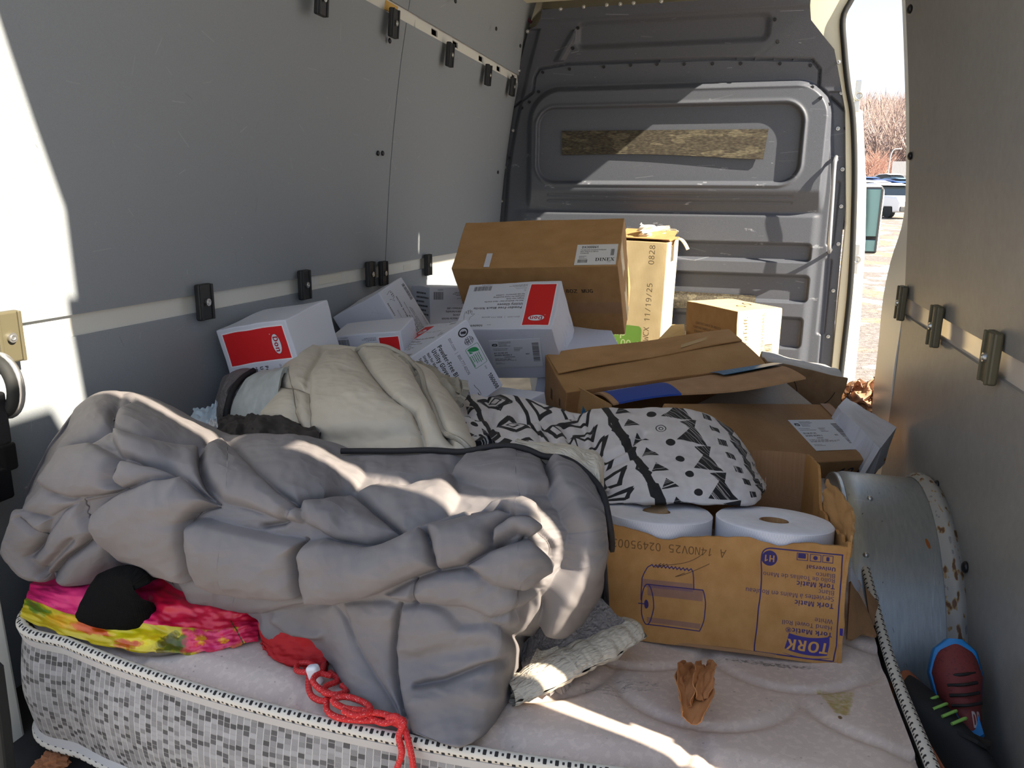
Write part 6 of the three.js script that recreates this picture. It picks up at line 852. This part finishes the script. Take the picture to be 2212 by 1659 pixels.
// ================= outside, through the side door =================
const gy = (x, z) => -0.72 + 0.0272 * -z + 0.02 * Math.max(0, -z - 43);                   // the yard rises a little ahead of the van
const outAt = (px, dist) => { const d = ray(px, 420); return V3(d.x * dist / -d.z, gy(0, -dist), -dist); };
{
  const dirt = tex(canvas(1024, 1024, (x, w, h) => {
    const r = rng(91), im = x.createImageData(w, h); for (let j = 0; j < h; j++) for (let i = 0; i < w; i++) { const k = (j * w + i) * 4, u = i / w, v = j / h, s = fbm(u * 6, v * 6, 1.2, 4), n = fbm(u * 70, v * 70, 5.1, 2) * 26 + (r() - .5) * 44, snow = smooth(s, .16, .34), straw = smooth(fbm(u * 4, v * 4, 8.8, 3), -.05, .3); const c = [lerp(128, 158, straw) + n, lerp(120, 142, straw) + n, lerp(114, 116, straw) + n]; for (let q = 0; q < 3; q++) im.data[k + q] = lerp(c[q], [205, 212, 222][q], snow * .85); im.data[k + 3] = 255; } x.putImageData(im, 0, 0);
    for (let i = 0; i < 2600; i++) { x.strokeStyle = `rgba(${170 + 50 * r()},${150 + 40 * r()},${105 + 40 * r()},${.25 + .4 * r()})`; x.lineWidth = 1 + r(); x.beginPath(); const a = r() * w, b = r() * h, t = r() * 6.3; x.moveTo(a, b); x.lineTo(a + 10 * Math.cos(t), b + 10 * Math.sin(t)); x.stroke(); }
  }), [1, 1]);
  const g = surf(60, 60, (u, v) => { const x = lerp(-60, 120, u), z = lerp(30, -230, v); return V3(x, gy(x, z) + .05 * fbm(x / 3, z / 3, 2, 2) * smooth(Math.abs(z + 1) + Math.abs(x), 6, 14), z); }, 0, (u, v, p) => [p.x / 5, p.z / 5]);
  structMesh('ground', g, std({ map: dirt, roughness: .95, bumpMap: dirt, bumpScale: .03 }));
}
{ // wing mirror of the passenger door
  const c = at(1876, 476, { z: -5.05 }), t = thing('wing_mirror', 'passenger wing mirror with teal glass seen beyond the side door opening', 'mirror', c.toArray(), [-6, 2, 0]);
  mesh('mirror_housing', box(.17, .41, .1, -.015, 0, -.03, .045), M.white, t); mesh('mirror_rim', box(.155, .385, .03, -.015, 0, .018, .03), M.black, t);
  const gl = std({ color: 0x567079, roughness: .06, metalness: 1 }); mesh('mirror_glass', box(.13, .275, .008, -.015, .045, .034, .02), gl, t); mesh('mirror_glass', box(.13, .07, .008, -.015, -.145, .034, .015), gl, t);
  mesh('mirror_arm', box(.2, .12, .06, -.15, 0, -.04, .03), M.black, t);
}
function car(px, py, turn, paint, label, k = 1) {
  const p = outAt(px, py), t = thing('car', label, 'car', [p.x, gy(p.x, p.z), p.z], [turn, 0, 0]);
  const body = std({ color: paint, roughness: .25, metalness: .1 }), glass = std({ color: 0x20282e, roughness: .08, metalness: .3 }), tyre = M.rubber;
  const ext = (pts, w, bev) => { const s = new THREE.Shape(pts.map(([a, b]) => new THREE.Vector2(a, b))); const g = new THREE.ExtrudeGeometry(s, { depth: w - 2 * bev, bevelEnabled: true, bevelSize: bev, bevelThickness: bev, bevelOffset: -bev, bevelSegments: 3 }); return g.translate(0, 0, -w / 2 + bev); };
  mesh('body', ext([[-2.25, .32], [-2.28, .75], [-2.1, 1.0], [-1.9, 1.05], [1.0, 1.06], [2.05, .98], [2.28, .75], [2.26, .3], [1.8, .26], [1.75, .5], [1.1, .5], [1.05, .26], [-1.05, .26], [-1.1, .5], [-1.75, .5], [-1.8, .26]], 1.84, .08), body, t);
  mesh('roof', ext([[-2.05, 1.02], [-1.75, 1.5 * k], [-1.2, 1.66 * k], [-.1, 1.68 * k], [.5, 1.55 * k], [.3, 1.52 * k], [-.1, 1.6 * k], [-1.2, 1.58 * k], [-1.7, 1.42 * k], [-1.95, 1.02]], 1.6, .04), body, t);
  mesh('windows', ext([[-1.9, 1.03], [-1.62, 1.44 * k], [-1.2, 1.56 * k], [-.1, 1.58 * k], [.42, 1.48 * k], [1.05, 1.06]], 1.62, .06), glass, t);
  for (const s of [1, -1]) mesh('bumper', box(.1, .24, 1.7, 2.26 * s, .42, 0, .04), std({ color: 0x3b3d40, roughness: .6 }), t);
  mesh('grille', box(.05, .14, .9, 2.29, .72, 0, .02), M.black, t);
  for (const s of [-1, 1]) mesh('headlamp', box(.08, .12, .34, 2.24, .76, s * .66, .03), std({ color: 0xd8dde0, roughness: .1 }), t);
  for (const [a, s] of [[1.42, 1], [1.42, -1], [-1.42, 1], [-1.42, -1]]) mesh('wheel', [new THREE.CylinderGeometry(.35, .35, .22, 24).rotateX(Math.PI / 2).translate(a, .35, s * .8)], tyre, t);
  return t;
}
car(1918, 43, -65, 0xe8e9ea, 'white sports utility car nearest beyond the mirror, facing the van');
car(1886, 51, -60, 0xdfe2e6, 'white car roof just above the wing mirror, second row');
car(1948, 58, -55, 0x2f5aa0, 'blue car at the right edge of the door gap, second row', .9);
car(1902, 65, -60, 0x2a3f78, 'dark blue car in the third row, left of the light blue one', .92);
car(1946, 72, -50, 0x7da2c8, 'light blue car in the third row against the door jamb', .92);
car(1874, 79, -60, 0x3a62b0, 'blue car far away beside the door pillar', .92);
car(1925, 87, -60, 0xf0f0f0, 'white car far away below the lamp post', 1.05);
// bare twigs: thin cones that fork
function twigs(seed, n, h, spread, up) {
  const r = rng(seed), out = [], stick = (a, b, w) => { const d = b.clone().sub(a), l = d.length(), g = new THREE.CylinderGeometry(w * .3, w, l, 3, 1, true).translate(0, l / 2, 0); g.applyQuaternion(new THREE.Quaternion().setFromUnitVectors(V3(0, 1, 0), d.normalize())); return g.translate(a.x, a.y, a.z); };
  out.push(stick(V3(0, 0, 0), V3(.1 * h * (r() - .5), h * .8, .1 * h * (r() - .5)), h * .02));
  for (let i = 0; i < n; i++) { const y = h * (.12 + .6 * r()), a = r() * 6.283, l = h * (.25 + .35 * r()), b = V3(Math.cos(a) * spread * l, y + l * up, Math.sin(a) * spread * l); out.push(stick(V3(0, y, 0), b, h * .009)); for (let k = 0; k < 3; k++) { const f = .3 + .6 * r(), s = V3(0, y, 0).lerp(b, f), e = a + (r() - .5) * 2; out.push(stick(s, s.clone().add(V3(Math.cos(e) * l * .35 * spread, l * .35 * (.4 + r()), Math.sin(e) * l * .35 * spread)), h * .005)); } }
  return merge(out);
}
{
  const hillY = (x, z) => gy(x, z) + 13 * smooth(-z, 150, 330) * (0.75 + .25 * Math.sin(x / 34) + .16 * fbm(x / 40, z / 40, 3, 3));
  structMesh('hillside', surf(60, 40, (u, v) => { const x = lerp(-60, 190, u), z = lerp(-140, -345, v); return V3(x, hillY(x, z), z); }, 0, (u, v) => [u * 20, v * 16]), std({ map: pixelTex(256, 256, (u, v) => { const n = fbm(u * 24, v * 24, 2, 3) * 30, w = fbm(u * 6, v * 6, 8, 2) > .2 ? 30 : 0; return [140 + n + w, 124 + n + w, 120 + n + w]; }, [1, 1]), roughness: 1 }));
  const r = rng(8), geo = twigs(3, 16, 9, .55, .8), m = new THREE.InstancedMesh(geo, std({ color: 0xb5a7a3, roughness: 1 }), 1100); m.name = 'bare_woodland'; m.castShadow = m.receiveShadow = true; tag(m, 'leafless grey-brown woodland covering the far hillside', 'trees', null, 'stuff');
  const q = new THREE.Matrix4(); for (let i = 0; i < 1100; i++) { const z = -150 - 185 * r(), x = -z * (.10 + .13 * r()), s = .7 + .7 * r(); q.compose(V3(x, hillY(x, z) - .2, z), new THREE.Quaternion().setFromAxisAngle(V3(0, 1, 0), r() * 6.3), V3(s, s, s)); m.setMatrixAt(i, q); m.setColorAt(i, new THREE.Color().setHSL(.03 + .05 * r(), .14 + .1 * r(), .62 + .25 * r())); } scene.add(m);
  const conifer = (px, dist, h, label) => { const d = ray(px, 300), k = dist / -d.z, x = d.x * k, z = -dist, t = thing('conifer', label, 'tree', [x, hillY(x, z) - .3, z]); mesh('trunk', new THREE.CylinderGeometry(.15, .3, h, 8).translate(0, h / 2, 0), std({ color: 0x57483c, roughness: 1 }), t); const rr = rng(px), f = []; for (let i = 0; i < 130; i++) { const v = .12 + .88 * i / 130, a = rr() * 6.283, l = (1 - v) * h * .26 + .4; f.push(new THREE.ConeGeometry(.42 * (1.2 - v), l * 1.5, 4).rotateZ(-Math.PI / 2 - .25).translate(l * .6, v * h, 0).rotateY(a)); } mesh('foliage', f, std({ color: 0x53695c, roughness: 1 }), t); };
  conifer(1874, 250, 9, 'dark conifer on the hilltop nearest the door pillar'); conifer(1908, 262, 9, 'dark conifer at the middle of the hilltop, left of the tallest'); conifer(1922, 255, 12, 'tallest dark conifer on the hilltop'); conifer(1938, 270, 9, 'dark conifer on the hilltop right of the tallest'); conifer(1926, 175, 9, 'lone conifer low on the slope above the lamp post');
  [[1876, 110, 3.9, 'reddish leafless shrub next to the door pillar behind the parked cars'], [1894, 118, 4.4, 'tallest reddish leafless shrub behind the parked cars'], [1912, 126, 3.8, 'reddish leafless shrub left of the lamp post']].forEach(([px, dist, h, label], i) => { const d = ray(px, 380), k = dist / -d.z, x = d.x * k, z = -dist; const t = tag(mesh('bare_shrub', twigs(40 + i, 70, h, .8, .75), std({ color: 0xbd9484, roughness: 1 })), label, 'shrub'); t.position.set(x, gy(x, z), z); });
  { const d = ray(1918, 380), k = 100 / -d.z, x = d.x * k, z = -100, t = thing('lamp_post', 'grey lamp post with a curved arm behind the parked cars', 'lamp post', [x, gy(x, z), z]); mesh('pole', tube([V3(0, 0, 0), V3(0, 2.6, 0), V3(.06, 3.8, 0), V3(.3, 4.3, 0), V3(.7, 4.4, 0)], .07, 30, 8), std({ color: 0xb9b9b6, roughness: .5 }), t); mesh('lamp_head', box(.6, .1, .22, 0.85, 4.38, 0, .03), std({ color: 0xc6c6c4, roughness: .5 }), t); }
  { const t = thing('slat_fence', 'tall grey slatted fence panels behind the parked cars at the door jamb', 'fence', [0, 0, 0]); const a = ray(1926, 380), b = ray(1968, 380), A = V3(a.x * 108 / -a.z, 0, -108), B = V3(b.x * 108 / -b.z, 0, -108); const s = box(.16, 2.9, .05, 0, 1.6, 0, .01), mt = std({ color: 0xa3a4a6, roughness: .7 }); t.position.set(A.x, gy(A.x, A.z), A.z); for (let i = 0; i < 14; i++) { const g = mesh('slat', s, mt, t); g.position.set((B.x - A.x) * i / 13, 0, 0); } mesh('fence_rail', [box(B.x - A.x + .3, .1, .06, (B.x - A.x) / 2, .6, -.06, .01), box(B.x - A.x + .3, .1, .06, (B.x - A.x) / 2, 2.4, -.06, .01)], mt, t); }
  { const t = thing('post_fence', 'low wire fence on thin posts along the far side of the car park', 'fence', [12, gy(12, -94), -94]); const mt = std({ color: 0x6a6663, roughness: .8 }), s = new THREE.CylinderGeometry(.04, .04, 1.5, 6).translate(0, .75, 0); for (let i = 0; i < 12; i++) { const g = mesh('post', s, mt, t); g.position.set(-2 + i * .75, 0, 0); } mesh('rail', [.5, 1, 1.45].map((y) => new THREE.CylinderGeometry(.02, .02, 9, 5).rotateZ(Math.PI / 2).translate(2.2, y, 0)), mt, t); }
}

const renderer = new THREE.WebGLRenderer({ antialias: true });
renderer.toneMapping = THREE.LinearToneMapping;
renderer.toneMappingExposure = EXPOSURE;
renderer.shadowMap.enabled = true;
renderer.shadowMap.type = THREE.PCFSoftShadowMap;
renderer.render(scene, camera);
